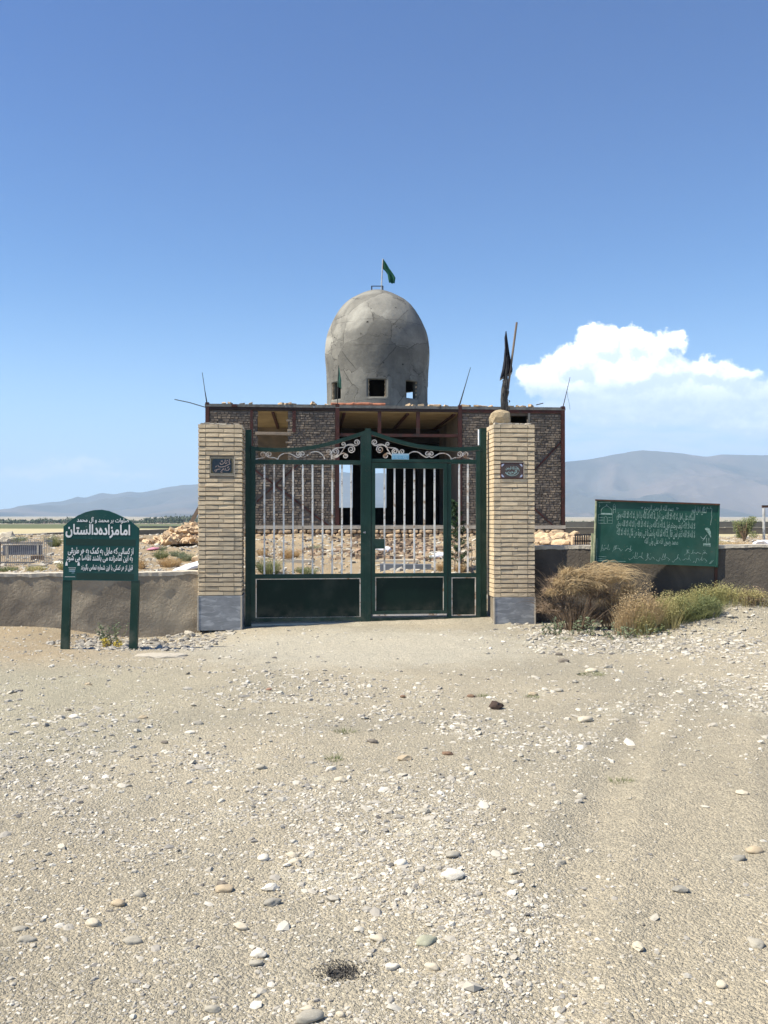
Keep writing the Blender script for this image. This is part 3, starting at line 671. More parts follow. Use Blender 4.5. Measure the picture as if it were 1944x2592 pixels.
def cursive(x0, x1, z0, z1, seed, slant=0.0):                   # worn handwriting that cannot be read in the photograph
    rr = random.Random(seed); h = z1-z0; x = x1; out = []
    while x > x0+h*.3:
        L = min(rr.uniform(.7, 2.2)*h, x-x0); k = max(4, int(L/h*7)); pts = []
        for i in range(k+1):
            f = i/k; pts.append((x-L*f, z0+h*(.32+.16*math.sin(f*rr.uniform(8, 15)+seed)-(.25 if f > .8 else 0))))
        out.append(pts)
        for _ in range(rr.randint(1, 3)): u = x-rr.uniform(.1, .9)*L; out.append([(u, z0+h*.35), (u+h*.08, z0+h*rr.uniform(.8, 1))])
        for _ in range(rr.randint(1, 3)): u = x-rr.uniform(.1, .9)*L; zz = z0+h*rr.choice((.05, .8)); out.append([(u, zz), (u+h*.09, zz+h*.05)])
        x -= L+h*rr.uniform(.15, .4)
    cx = (x0+x1)/2
    return [[(a, b+slant*(a-cx)/(x1-x0)) for a, b in pts] for pts in out]

# ------------------------------------------------------------------ brick pillars
def brick_meshes(w, d, h, n=10, j=.0035, name='brick'):
    res = []
    for k in range(n):
        m = MB(); rr = random.Random(k*7+int(w*1000))
        x0, x1 = -w/2, w/2; bz = rr.uniform(0, .007); tz = rr.uniform(0, .003)
        vs = [(x0, 0, bz+rr.uniform(0, .003)), (x1, 0, bz+rr.uniform(-.001, .003)), (x1, d, 0), (x0, d, 0), (x0, .001, h-tz), (x1, .001, h-tz-rr.uniform(0, .003)), (x1, d, h), (x0, d, h)]
        vs = [(a_+rr.uniform(-.0022, .0022), b_+(rr.uniform(-.002, .004) if b_ < .01 else 0), c_+rr.uniform(-.0012, .0012)) for a_, b_, c_ in vs]; m.add(vs, [(0, 3, 2, 1), (4, 5, 6, 7), (0, 1, 5, 4), (1, 2, 6, 5), (2, 3, 7, 6), (3, 0, 4, 7)])
        res.append(m.mesh(name, M['brick']))
    return res
def pillar(name, label, fr, pxl, pxr, py_top, py_m, py_b, depth, rows, seed):
    t = fthing(name, label, 'pillar', fr)
    a = fr.at(pxl, py_b); b = fr.at(pxr, py_b); x0, x1 = a.x, b.x; W = x1-x0
    zt = fr.at((pxl+pxr)/2, py_top).z; zm = fr.at((pxl+pxr)/2, py_m).z; zb = fr.at((pxl+pxr)/2, py_b).z-.03
    core = MB(); core.box((x0+.016, .016, zb), (x1-.016, depth-.016, zt-.012)); core.build('core', M['mortar'], t)
    rr = random.Random(seed); ch = (zt-zm)/rows; bh = ch-.012
    xa, xb = x0+W*.17, x1-W*.18
    back = MB(); cache = {}
    def put(cx, cy, cz, w, rot, fy=0):
        key = round(w, 2)
        if key not in cache: cache[key] = brick_meshes(w-.006, .05, bh)
        o = obj('brick', rr.choice(cache[key]), t, (cx, cy, cz), (rr.uniform(-.006, .006), rr.uniform(-.004, .004), rot+rr.uniform(-.006, .006)))
        return o
    pl = PL[name+str(seed)]
    for i in range(rows):
        z = zm+i*ch+rr.uniform(-.001, .001); s = .45 if i % 2 else .62; s += rr.uniform(-.02, .02)
        xm = xa+(xb-xa)*s
        for (p_, q) in ((x0, xa), (xa, xm), (xm, xb), (xb, x1)):
            if z+ch > pl[2]+.012 and z < pl[3]-.012 and q > pl[0]+.012 and p_ < pl[1]-.012:   # cut round the tile
                if p_ < pl[0]-.03: put((p_+pl[0])/2, rr.uniform(0, .003), z, pl[0]-p_, 0)
                if q > pl[1]+.03: put((q+pl[1])/2, rr.uniform(0, .003), z, q-pl[1], 0)
                continue
            put((p_+q)/2, rr.uniform(-.001, .004), z, q-p_, 0)
        s = .5+(.1 if i % 2 else -.1); ym = depth*s
        inner = x1 if x0 < 0 else x0                                # the side that faces the gate is seen
        rot = math.pi/2 if inner == x1 else -math.pi/2
        for (p_, q) in ((.052, ym), (ym, depth-.002)): put(inner, (p_+q)/2, z, q-p_, rot)
        outer = x0 if inner == x1 else x1; e = (outer, outer+.05) if outer == x0 else (outer-.05, outer)
        back.box((e[0]+rr.uniform(-.002, .002), .054, z), (e[1], ym-.004, z+bh)); back.box((e[0], ym+.004, z), (e[1]+rr.uniform(-.002, .002), depth-.055, z+bh))
        back.box((x0+.004, depth-.05, z), (x0+W*s-.004, depth, z+bh)); back.box((x0+W*s+.004, depth-.05, z), (x1-.004, depth, z+bh))
    kind(back.build('brickwork', M['brick'], t), 'stuff')
    for nm, bx in (('marble_slab', ((x0-.002, -.012, zb), (x1+.002, .012, zm-.006))), ('marble_slab', ((x0-.012 if x0 > 0 else x1-.012, .014, zb), (x0+.012 if x0 > 0 else x1+.012, depth, zm-.006)))):
        m = MB(); m.box(*bx); m.build(nm, M['marble'], t)
    tr = MB()
    for xx in (x0-.004, x1-.016): tr.box((xx, -.018, zb), (xx+.02, .0, zm-.008))
    tr.build('trim', M['cap'], t)
    top = MB(); n = 9
    for i in range(n):
        for j in range(5):
            if rr.random() < .8: cx = x0+.03+(W-.1)*i/n; cy = .03+(depth-.12)*j/5; top.box((cx, cy, zt-.012), (cx+W/n*1.1, cy+depth/5*1.1, zt+rr.uniform(.002, .018)), .006, rng=rr)
    top.build('mortar_cap', M['cap'], t)
    return t, x0, x1, zt, zm, zb
PYAW = 5.0
frL = Frame((at(556, 1590, 13.0).x, 13.0, 0), PYAW); frR = Frame((at(1302, 1590, 13.42).x, 13.42, 0), PYAW)
def rect(fr, x0, x1, y0, y1): a = fr.at(x0, y1); b = fr.at(x1, y0); return (a.x, b.x, a.z, b.z)
PL = {'brick_pillar1': rect(frL, 531, 592, 1157.5, 1201), 'brick_pillar2': rect(frR, 1266.5, 1325, 1171.5, 1211)}
pA, ax0, ax1, azt, azm, azb = pillar('brick_pillar', 'buff brick pillar with a dark blue calligraphy tile, left of the green gate', frL, 500, 612, 1072, 1507, 1590, .52, 38, 1)
pB, bx0, bx1, bzt, bzm, bzb = pillar('brick_pillar', 'buff brick pillar with a brown calligraphy tile and a black flag on top', frR, 1250, 1355, 1072, 1511, 1588, .56, 38, 2)

def arc_pts(cx, cz, rx, rz, a0, a1, n=14): return [(cx+rx*math.cos(a0+(a1-a0)*i/n), cz+rz*math.sin(a0+(a1-a0)*i/n)) for i in range(n+1)]
# left tile
x0, x1, z0, z1 = PL['brick_pillar1']; tw, th = x1-x0, z1-z0
m = MB(); m.box((x0, .002, z0), (x1, .03, z1)); tile = m.build('tile', M['tile_gold'], pA)
cxl, czl = (x0+x1)/2, (z0+z1)/2
m = MB(); k_ = .12
oct_ = []
for sx, sz, a0 in ((1, 1, 0), (-1, 1, 90), (-1, -1, 180), (1, -1, 270)):
    for q in range(5): a = R(a0+90*q/4); oct_.append((cxl+sx*tw*.40-sx*tw*.10+abs(tw*.10)*math.cos(a)*1, czl+sz*th*.40-sz*th*.20+th*.20*math.sin(a)))
m.prism(oct_, -.002, .001); m.build('field', M['tile_blue'], tile)
m = MB()
for e in ((x0+.008, z0+.008, x1-.008, z0+.014), (x0+.008, z1-.014, x1-.008, z1-.008), (x0+.008, z0+.016, x0+.014, z1-.016), (x1-.014, z0+.016, x1-.008, z1-.016)): m.box((e[0], -.0015, e[1]), (e[2], .0015, e[3]))
m.build('border', M['cap'], tile)
def tl(u, v): return (x0+tw*u, z0+th*v)
ST1 = [[(.82, .90), (.80, .72), (.84, .62), (.74, .55), (.62, .47), (.48, .43), (.36, .45), (.34, .55)], [(.82, .35), (.76, .24), (.68, .22), (.64, .40), (.63, .24), (.56, .30), (.48, .22)],
       [(.72, .70), (.66, .62), (.60, .70), (.54, .60), (.46, .58), (.42, .68)], [(.50, .82), (.54, .72), (.46, .78)], [(.64, .86), (.63, .70)], [(.30, .25), (.24, .14), (.20, .24), (.34, .30), (.44, .32)], [(.44, .16), (.52, .12), (.50, .18)],
       [(.80, .46), (.72, .38)], [(.28, .50), (.24, .42)], [(.74, .84), (.70, .76)], [(.58, .36), (.54, .30)]]
strokes([[tl(*q) for q in s_] for s_ in ST1], M['tile_ink'], tile, -.003, .011)
m = MB(); 
for (a, b, c_, d) in ((x0-.012, z0-.014, x1+.012, z0-.001), (x1+.001, z0, x1+.012, z1)): m.box((a, -.004, b), (c_, .02, d), .001)
m.build('mortar_bead', M['cap'], pA)
# right tile
x0, x1, z0, z1 = PL['brick_pillar2']; tw, th = x1-x0, z1-z0; cxl, czl = (x0+x1)/2, (z0+z1)/2
m = MB(); m.box((x0, .002, z0), (x1, .03, z1)); tile = m.build('tile', M['tile_red'], pB)
m = MB(); m.box((x0+.010, -.003, z0+.010), (x1-.010, .001, z1-.010)); m.build('field', M['tile_brown'], tile)
for sx in (-1, 1):
    for sz in (-1, 1):
        m = MB(); c = (cxl+sx*tw*.39, czl+sz*th*.34); r_ = .020
        m.prism([(c[0]-sx*r_*1.1, c[1]+sz*r_*1.1), (c[0]-r_*.35*sx, c[1]-sz*r_*.2), (c[0]+sx*r_*.9, c[1]-sz*r_*1.3), (c[0]+sx*r_*1.2, c[1]-sz*.002), (c[0]+sx*.35*r_, c[1]+sz*r_*.9)][::sx*sz], -.0055, -.0035); m.build('corner_flower', M['tile_lilac'], tile)
lettering('بسم الله الرحمن', M['tile_mint'], tile, cxl-tw*.27, cxl+tw*.27, czl-th*.02, czl+th*.27, -.0042, .02)
lettering('الرحیم', M['tile_mint'], tile, cxl-tw*.20, cxl+tw*.22, czl-th*.28, czl+th*.04, -.0047, .02)
strokes([arc_pts(cxl, czl, tw*.31, th*.33, R(200), R(340)), arc_pts(cxl, czl, tw*.31, th*.30, R(-10), R(60)), arc_pts(cxl-tw*.05, czl-th*.05, tw*.22, th*.22, R(190), R(330))], M['tile_mint'], tile, -.006, .006)
m = MB(); m.box((x0, -.008, z1+.003), (x1+.006, .02, z1+.014), .0015); m.box((x1+.002, -.006, z0), (x1+.010, .02, z1)); m.build('mortar_bead', M['cap'], pB)

# concrete block and black flag on the right pillar
a = frR.at(1247, 1072, .08); b = frR.at(1297, 1037, .08)
me = stone_mesh(M['plaster'], 1, 5, .05, 'concrete_lump'); me.materials.clear(); me.materials.append(M['lump'])
def blocky(me, k=.45):
    for v in me.vertices:
        c = v.co; l = max(abs(c.x), abs(c.y), abs(c.z)); v.co = c*(1-k)+c*(k/l)
blocky(me, .6)
blk = obj('concrete_block', me, None, frR.M @ Vector(((a.x+b.x)/2, .26, bzt+(b.z-a.z)/2)), (0, 0, R(PYAW)), ((b.x-a.x)/2, .15, (b.z-a.z)/2+.02)); tag(blk, 'rough lump of tan cement holding the black flag on top of the pillar', 'concrete block')
fl = fthing('black_flag', 'tattered black mourning flag with beige fringe wrapped round leaning poles', 'flag', Frame(frR.M @ Vector((0, .26, 0)), 0))
fz = Frame(fl.location, 0); zb_ = bzt+(b.z-a.z)*.8
p0 = fz.at(1308, 816); p1 = fz.at(1277, 1034); p1.z = zb_
m = MB(); m.tube([p0, p1], [.016, .018], 8); m.build('pole', M['wood'], fl)
prof_l = [(1280, 839), (1277, 855), (1278, 880), (1276, 910), (1272, 935), (1266, 958)]; prof_r = [(1282, 839), (1285, 862), (1288, 885), (1292, 910), (1297, 935), (1296, 942)]
def cloth(lp, rp, fr, mat, name, parent, folds=3, amp=.03, nx=14, v0=0.0):
    L = [fr.at(*q) for q in lp]; Rr = [fr.at(*q) for q in rp]; mb = MB(); ny = len(L); mb_v = []
    for j in range(ny):
        for i in range(nx+1):
            f = i/nx; p_ = L[j].lerp(Rr[j], f); p_ = Vector((p_.x, v0+math.sin(f*folds*math.pi*2+j*.5)*amp*(.3+j/ny), p_.z+math.sin(f*9+j)*.004)); mb_v.append(p_)
    mb.add(mb_v, [(j*(nx+1)+i, j*(nx+1)+i+1, (j+1)*(nx+1)+i+1, (j+1)*(nx+1)+i) for j in range(ny-1) for i in range(nx)])
    o = mb.build(name, mat, parent, True); s_ = o.modifiers.new('thick', 'SOLIDIFY'); s_.thickness = .003; return o
cl_ = cloth(prof_l, prof_r, fz, M['black'], 'cloth', fl, 2.5, .035)
cloth([(1266, 958), (1265, 964)], [(1297, 940), (1294, 948)], fz, M['fringe'], 'fringe', cl_, 3, .035)
m = MB(); rr = random.Random(4); pts = [fz.at(*q) for q in ((1279, 1034), (1276, 1010), (1277, 985), (1280, 960), (1281, 900))]; pts[0].z = zb_-.02
m.tube(pts, [.062, .056, .050, .034, .018], 12)
for q in range(46):
    f = rr.random(); py = 960+f*74; px = rr.uniform(1269, 1288); p_ = fz.at(px, py); L = rr.uniform(.03, .12)
    m.ribbon([Vector((p_.x, -.05+rr.uniform(-.02, .02), p_.z)), Vector((p_.x+rr.uniform(-.012, .012), -.065, max(zb_, p_.z-L*.5))), Vector((p_.x+rr.uniform(-.02, .02), -.05, max(zb_, p_.z-L)))], .009, Vector((1, 0, 0)))
m.build('wrapped_cloth', M['ragged'], fl, True)

# ------------------------------------------------------------------ gate
GYAW = 6.5
frG = Frame((at(640, 1580, 13.28).x, 13.28, 0), GYAW)
def g1(cx, cy, v=0.0): return frG.at(480+cx/3.19, 1050+cy/3.19, v)
def g2(cx, cy, v=0.0): return frG.at(900+cx/3.19, 1050+cy/3.19, v)
def xz(p): return (p.x, p.z)
ZB = min(g1(660, 1668).z, g2(900, 1655).z)-.0
def boxp(mb, p, q, y0, y1): mb.box((p.x, y0, min(p.z, q.z)), (q.x, y1, max(p.z, q.z))); return mb
# posts
def post(label, c0, c1, gfun, ct, cap=False):
    p = gfun(c0, ct); q = gfun(c1, 1692)
    t = fthing('gate_post', label, 'gate post', frG)
    m = MB(); m.box((p.x, .03, gh(*(frG.M @ Vector((p.x, 0, 0))).xy)-.03), (q.x, .13, p.z)); m.build('post', M['green'], t)
    m = MB(); m.box((p.x-.003, .027, p.z), (q.x+.003, .133, p.z+.01)); m.build('cap', M['green'], t)
    for zf in (.12, .86):
        m = MB(); zc = ZB+(p.z-ZB)*zf; xx = q.x if gfun is g1 else p.x; m.tube([(xx, .02, zc-.05), (xx, .02, zc+.05)], .014, 8); m.build('hinge', M['green'], t)
    return t
post('tall green steel gate post beside the blue-tile pillar', 450, 496, g1, 122)
pR = post('tall green steel gate post beside the brown-tile pillar', 1012, 1064, g2, 112)
m = MB(); p = g2(995, 125, .14); q = g2(1012, 245, .14); m.box((p.x-.01, .10, q.z), (q.x-.002, .16, p.z+.01), .004); m.build('plaster_patch', M['whitestone'], pR)
# curved top rails in crop coordinates
topL = [(496, 250), (530, 258), (600, 264), (700, 268), (800, 267), (900, 260), (1000, 246), (1100, 224), (1200, 198), (1300, 166), (1400, 132), (1430, 120)]
def leaf_common(t, gfun, top, rail_l, rail_r):
    hi = [xz(gfun(*q)) for q in top]; lo = [xz(gfun(q[0], q[1]+32)) for q in top]
    m = MB(); m.band(lo, hi, 0.0, .045); m.build('top_rail', M['green'], t)
L = fthing('gate_leaf', 'left leaf of the green gate with ten white bars and one wide panel', 'gate leaf', frG, 'leaves of the green gate')
leaf_common(L, g1, topL, 0, 0)
def vbar(t, gfun, c0, c1, top, bot, y0=.002, y1=.043, name='stile', mat='green', extra=0):
    p = gfun(c0, top); q = gfun(c1, bot); m = MB(); m.box((p.x, y0, q.z), (q.x, y1, p.z+extra)); return m.build(name, M[mat], t)
vbar(L, g1, 497, 530, 285, 1668); vbar(L, g1, 1383, 1431, 150, 1668)
def hbar(t, gfun, c0, c1, top, bot, y0=.004, y1=.041, name='rail', mat='green'):
    p = gfun(c0, top); q = gfun(c1, bot); zt_ = gfun((c0+c1)/2, top).z; zb2 = gfun((c0+c1)/2, bot).z; m = MB(); m.box((p.x, y0, zb2), (q.x, y1, zt_)); return m.build(name, M[mat], t)
hbar(L, g1, 531, 1382, 364, 400); hbar(L, g1, 531, 1382, 1286, 1322); hbar(L, g1, 531, 1382, 1636, 1668)
def bars(t, gfun, cs, top, bot):
    for c in cs:
        p = gfun(c, top); q = gfun(c, bot); m = MB(); m.box((p.x-.0125, .010, q.z-.01), (p.x+.0125, .035, p.z+.01)); o = m.build('bar', M['white'], t)
        e = .3*random.uniform(-.004, .004); o.rotation_euler = (0, e, 0)
bars(L, g1, (605, 683, 760, 836, 915, 994, 1074, 1152, 1230, 1306), 400, 1286)
def panel(t, gfun, c0, c1, top, bot):
    p = gfun(c0, top); q = gfun(c1, bot); m = MB(); m.box((p.x-.004, .016, q.z-.004), (q.x+.004, .028, p.z+.004)); pn = m.build('panel', M['greenpanel'], t)
    w = .0125; m = MB(); y0, y1 = .006, .0158
    m.box((p.x, y0, p.z-w), (q.x, y1, p.z)); m.box((p.x, y0, q.z), (q.x, y1, q.z+w)); m.box((p.x, y0, q.z+w), (p.x+w, y1, p.z-w)); m.box((q.x-w, y0, q.z+w), (q.x, y1, p.z-w)); m.build('trim', M['cream'], pn)
panel(L, g1, 534, 1380, 1324, 1636)
# scrollwork
def spiral(cx, cy, r, a0, turns, d, n=20):
    return [(cx+(r*(1-.78*i/n))*math.cos(a0+d*turns*2*math.pi*i/n), cy+(r*(1-.78*i/n))*math.sin(a0+d*turns*2*math.pi*i/n)) for i in range(n+1)]
def smoothpts(pts, k=5):
    out = []
    P_ = [Vector(p) for p in pts]
    for i in range(len(P_)-1):
        a, b, c, d = P_[max(i-1, 0)], P_[i], P_[i+1], P_[min(i+2, len(P_)-1)]
        for j in range(k):
            t = j/k; out.append(tuple(.5*((2*b)+(c-a)*t+(2*a-5*b+4*c-d)*t*t+(3*b-a-3*c+d)*t**3)))
    out.append(tuple(P_[-1])); return out
def toangle(p, c): return math.atan2(p[1]-c[1], p[0]-c[0])
def scroll(lead, c, r, turns, d):
    a0 = toangle(lead[-1], c) if lead else 0; s_ = spiral(c[0], c[1], r, a0, turns, d); return smoothpts(list(lead), 5)+s_[1:] if lead else s_
SC = [scroll([(532, 358), (572, 349), (602, 343), (613, 328)], (590, 320), 24, 1.35, -1), scroll([(712, 360), (685, 346), (645, 344), (618, 328)], (641, 318), 24, 1.35, 1),
      scroll([(711, 360), (725, 332), (760, 312), (805, 311), (838, 326), (872, 343), (896, 333)], (877, 315), 22, 1.3, -1), scroll([(1092, 358), (1072, 322), (1034, 298), (988, 301), (952, 326), (918, 342), (893, 330)], (911, 314), 22, 1.3, 1),
      scroll([(1086, 332), (1110, 324), (1138, 314), (1143, 298)], (1121, 298), 20, 1.2, -1), scroll([(1147, 358), (1146, 318), (1156, 285), (1180, 268), (1215, 265), (1248, 258), (1258, 240)], (1241, 236), 17, 1.1, -1),
      scroll([(1147, 320), (1160, 335), (1190, 322), (1204, 300)], (1181, 294), 24, 1.35, -1),
      scroll([(1150, 350), (1195, 338), (1230, 298), (1262, 250), (1300, 236), (1345, 247), (1373, 228)], (1350, 222), 24, 1.3, -1), scroll([(1262, 250), (1290, 243), (1325, 255), (1334, 280)], (1305, 278), 29, 1.4, 1),
      scroll([(1170, 342), (1210, 322), (1245, 308), (1276, 325)], (1257, 330), 20, 1.2, 1)]
for P_ in SC:
    for t_, gf, mp_ in ((L, g1, lambda c: c), (None, g2, lambda c: 155+.971*(1350-c))):
        pts = [gf(mp_(q[0]), q[1]) for q in P_]
        if t_ is None:
            RIGHT_SC = globals().setdefault('RSC', []); RIGHT_SC.append(pts); continue
        m = MB(); m.tube([Vector((q.x, .022, q.z)) for q in pts], .0105, 4, flat=.012); m.build('scroll', M['cream'], t_, False)
Rl = fthing('gate_leaf', 'right leaf of the green gate with the small door, lock box and blue plate', 'gate leaf', frG, 'leaves of the green gate')
topR = [(92, 116), (120, 125), (200, 152), (300, 186), (400, 214), (500, 236), (600, 250), (700, 258), (800, 262), (900, 260), (1010, 252)]
leaf_common(Rl, g2, topR, 0, 0)
vbar(Rl, g2, 93, 129, 150, 1660); vbar(Rl, g2, 975, 1010, 290, 1660); vbar(Rl, g2, 742, 774, 395, 1632)
hbar(Rl, g2, 130, 974, 358, 384); hbar(Rl, g2, 130, 974, 1634, 1658); hbar(Rl, g2, 775, 974, 384, 396); hbar(Rl, g2, 775, 974, 1278, 1311)
m = MB(); p = g1(1418, 108); q = g2(120, 1668); m.box((p.x, -.006, q.z), (p.x+.085, -.001, p.z)); m.build('cover_strip', M['green'], Rl)
for pts in RSC:
    m = MB(); m.tube([Vector((q.x, .022, q.z)) for q in pts], .0105, 4, flat=.012); m.build('scroll', M['cream'], Rl)
bars(Rl, g2, (838, 908), 396, 1278); panel(Rl, g2, 776, 972, 1313, 1620)
m = MB(); p = g2(131, 386); q = g2(740, 1604)
fw = g2(160, 0).x-g2(132, 0).x; zt_, zb2 = p.z, q.z; X0, X1 = p.x, q.x
m.box((X0, -.004, zb2), (X0+fw, .044, zt_)); m.box((X1-fw, -.004, zb2), (X1, .044, zt_)); m.box((X0+fw, -.004, zt_-.085), (X1-fw, .044, zt_)); m.box((X0+fw, -.004, zb2), (X1-fw, .044, zb2+.05))
z1_, z2_ = g2(400, 1278).z, g2(400, 1308).z; m.box((X0+fw, -.004, z2_), (X1-fw, .044, z1_)); door = m.build('door', M['green'], Rl)
bars(door, g2, (235, 315, 395, 476, 556, 640), 416, 1278); panel(door, g2, 160, 714, 1310, 1586)
p = g2(158, 1002); q = g2(232, 1080); m = MB(); m.box((p.x, -.012, q.z), (q.x, .05, p.z)); m.build('lock_box', M['green'], door)
p = g2(40, 940); m = MB(); m.tube([(p.x+.04, -.03, p.z-.02), (p.x+.075, -.03, p.z-.02)], .010, 8); m.box((p.x+.066, -.03, p.z-.04), (p.x+.074, .0, p.z)); m.build('handle', M['greymetal'], door)
p = g2(140, 1610); q = g2(735, 1618); m = MB(); m.box((p.x, -.003, q.z), (q.x, .004, p.z)); m.build('trim', M['cream'], Rl)
p = g2(292, 313); q = g2(430, 362); m = MB(); m.box((p.x, -.016, q.z), (q.x, -.008, p.z)); pb = m.build('plate', M['paleblue'], Rl)
m = MB(); m.box((p.x+.006, -.018, q.z+.006), (q.x-.006, -.0158, q.z+(p.z-q.z)*.68)); m.build('face', M['blue'], pb)
w = q.x-p.x; hh = (p.z-q.z)*.68; sx = p.x; ps = []
for u0, kind_ in ((.10, 'I'), (.20, 'I'), (.30, 'O'), (.45, 'I'), (.52, 'E'), (.66, 'I'), (.74, 'O'), (.88, 'L')):
    X = sx+w*u0; a, b = q.z+hh*.28, q.z+hh*.82; d = w*.055
    if kind_ == 'I': ps.append([(X, a), (X, b)])
    elif kind_ == 'O': ps.append([(X-d*.5, a), (X+d, a), (X+d, b), (X-d*.5, b), (X-d*.5, a)])
    elif kind_ == 'E': ps += [[(X, a), (X, b)], [(X, (a+b)/2), (X+d, (a+b)/2)]]
    else: ps.append([(X, b), (X, a), (X-d*1.2, a)])
strokes(ps, M['paleblue'], pb, -.0186, .008)
# threshold sill in the ground
m = MB(); p = g1(500, 1690); q = g2(1000, 1670); m.box((p.x, -.02, gh(0, 13.4)-.05), (q.x, .06, gh(0, 13.4)+.012), .003)
th_ = m.build('threshold', M['cap']); th_.matrix_world = frG.M; tag(th_, 'low cement threshold strip in the ground beneath the green gate', 'threshold')

# ------------------------------------------------------------------ boundary walls
def rough_wall(name, label, x0, x1, y0, y1, ztop0, ztop1, zbot, mat, thick=.28, seed=0, amp=.025, cap=True, L=None):
    t = thing(name, label, 'wall', (x0, y0, 0), math.degrees(math.atan2(y1-y0, x1-x0))); Ln = math.hypot(x1-x0, y1-y0)
    nx = int(Ln/.05)+1; nz = 26; X_ = np.linspace(0, Ln, nx); K_ = np.linspace(0, 1, nz)
    top = np.interp(X_, [0, Ln], [ztop0, ztop1])+fbm(X_, X_*0, 1.5, 3, seed)*.045+fbm(X_, X_*0, 9, 2, seed+3)*.02
    XX_, KK = np.meshgrid(X_, K_); ZZ_ = zbot+(top[None]-zbot)*KK
    rid = fbm(XX_*.8+ZZ_*1.1, ZZ_-XX_*.5, 1.3, 4, seed+5)
    YY_ = rid*amp*3.0+fbm(XX_, ZZ_, 9, 3, seed+6)*amp*.8
    me = grid_mesh('plaster', XX_, YY_, ZZ_, mat); obj('plaster', me, t)
    m = MB(); n = nx; vs = []
    for i in range(n): vs += [(X_[i], YY_[-1, i], ZZ_[-1, i]), (X_[i], thick, ZZ_[-1, i]+random.uniform(-.006, .006)), (X_[i], thick, zbot)]
    fs = []
    for i in range(n-1): a = 3*i; fs += [(a, a+3, a+4, a+1), (a+1, a+4, a+5, a+2)]
    fs += [(0, 1, 2), ((n-1)*3+2, (n-1)*3+1, (n-1)*3)]
    m.add(vs, fs); m.build('core', mat, t)
    if cap:
        m = MB(); vs = []
        for i in range(n):
            o = random.uniform(.004, .016); d = .02+.025*vnoise(X_[i], 0, 5, seed+8)+random.uniform(0, .006)
            vs += [(X_[i], YY_[-1, i]-o, ZZ_[-1, i]-d), (X_[i], YY_[-1, i]-o-.004, ZZ_[-1, i]+.012), (X_[i], thick+.01, ZZ_[-1, i]+.016), (X_[i], thick+.01, ZZ_[-1, i]-.03)]
        fs = []
        for i in range(n-1):
            for k in range(3): a = 4*i+k; fs.append((a, a+4, a+5, a+1))
        fs += [(0, 1, 2, 3)[::-1], tuple((n-1)*4+k for k in range(4))]
        m.add([tuple(map(float, v)) for v in vs], fs); m.build('cap', M['cap'], t)
    return t
aL = frL.M @ Vector((ax0, .14, 0)); zl = at(300, 1447, 13.3).z
rough_wall('mud_wall', 'pale-brown mud-plastered wall behind the arched green sign, lit by the sun', -7.4, aL.x+.02, 12.62, aL.y, zl-.03, zl, -.55, M['plaster'], seed=2)
bR = frR.M @ Vector((bx1, .30, 0)); z0_ = at(1360, 1386, bR.y).z
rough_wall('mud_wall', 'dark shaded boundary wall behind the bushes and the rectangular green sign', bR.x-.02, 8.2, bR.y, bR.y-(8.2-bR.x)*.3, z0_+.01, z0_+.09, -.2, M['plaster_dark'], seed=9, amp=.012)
m = MB(); p = at(488, 1582, 12.95)                                     # cement rim where the ramp meets the wall
me = stone_mesh(M['cap'], 1, 31, .1, 'rim')
o = obj('broken_cement', me, None, (p.x-.02, 12.93, -.06), (0, .7, .3), (.11, .10, .06)); tag(o, 'pale broken cement edge at the foot of the left pillar', 'cement edge')
p = on_ground(345*DS, 1418*DS); o = obj('cement_slab', stone_mesh(M['cap'], 1, 32, .04, 'slab'), None, (p.x, p.y, p.z), (0, 0, .1), (.34, .16, .035)); tag(o, 'pale flat patch of set cement on the ground right of the arched sign', 'cement slab')

# ------------------------------------------------------------------ left sign
frS = Frame((at(255, 1466, 11.1).x, 11.1, 0), 1.5, .8)
sg = fthing('arched_sign', 'dark green arched sign on two legs with white lettering by the left wall', 'sign', frS)
def s1(cx, cy, v=0.0): return frS.at(100+cx/5.144, 1250+cy/5.144, v)
out = [(305, 1125), (312, 425), (400, 350), (500, 282), (600, 238), (700, 213), (810, 206), (900, 222), (1000, 262), (1100, 310), (1190, 360), (1297, 452), (1280, 1135)]
m = MB(); m.prism([xz(s1(*q)) for q in out][::-1], 0, .025); bd = m.build('board', M['board'], sg)
for (c0, c1, cy0, cy1) in ((345, 1250, 585, 680), (480, 1230, 1030, 1120)):
    p = s1(c0, cy0); q = s1(c1, cy1); m = MB(); m.box((p.x, -.0012, q.z), (q.x, .0, p.z)); m.build('dark_band', M['board_dark'], bd)
for c0, c1, cb in ((283, 372, 2075), (1175, 1262, 2050)):
    p = s1(c0, 1126, .0); q = s1(c1, cb, .0); wp = frS.M @ Vector((p.x, 0, 0)); zg = gh(wp.x, wp.y)-.12
    tp = s1(c0+18, 1126)
    m = MB(); m.add([(p.x, .004, zg), (q.x, .004, zg), (q.x, .064, zg), (p.x, .064, zg), (tp.x, .004, p.z), (tp.x+(q.x-p.x), .004, p.z), (tp.x+(q.x-p.x), .064, p.z), (tp.x, .064, p.z)],
                    [(0, 3, 2, 1), (4, 5, 6, 7), (0, 1, 5, 4), (1, 2, 6, 5), (2, 3, 7, 6), (3, 0, 4, 7)]); m.build('leg', M['green'], sg)
def sline(txt, c0, c1, t0, t1, bold, slant=.0):
    p = s1(c0, t1); q = s1(c1, t0); lettering(txt, M['letter'], bd, p.x, q.x, p.z, q.z, -.0022, .008, slant, heavy=bold)
sline('صلوات بر محمد و آل محمد', 487, 1165, 308, 382, .026)
sline('امامزاده\u200cدالستان', 340, 1182, 402, 570, .042)
sline('از کسانی که مایل به کمک به هر طریقی', 370, 1225, 703, 800, .026)
sline('به این امامزاده می باشند تقاضا می شود', 355, 1215, 800, 888, .026)
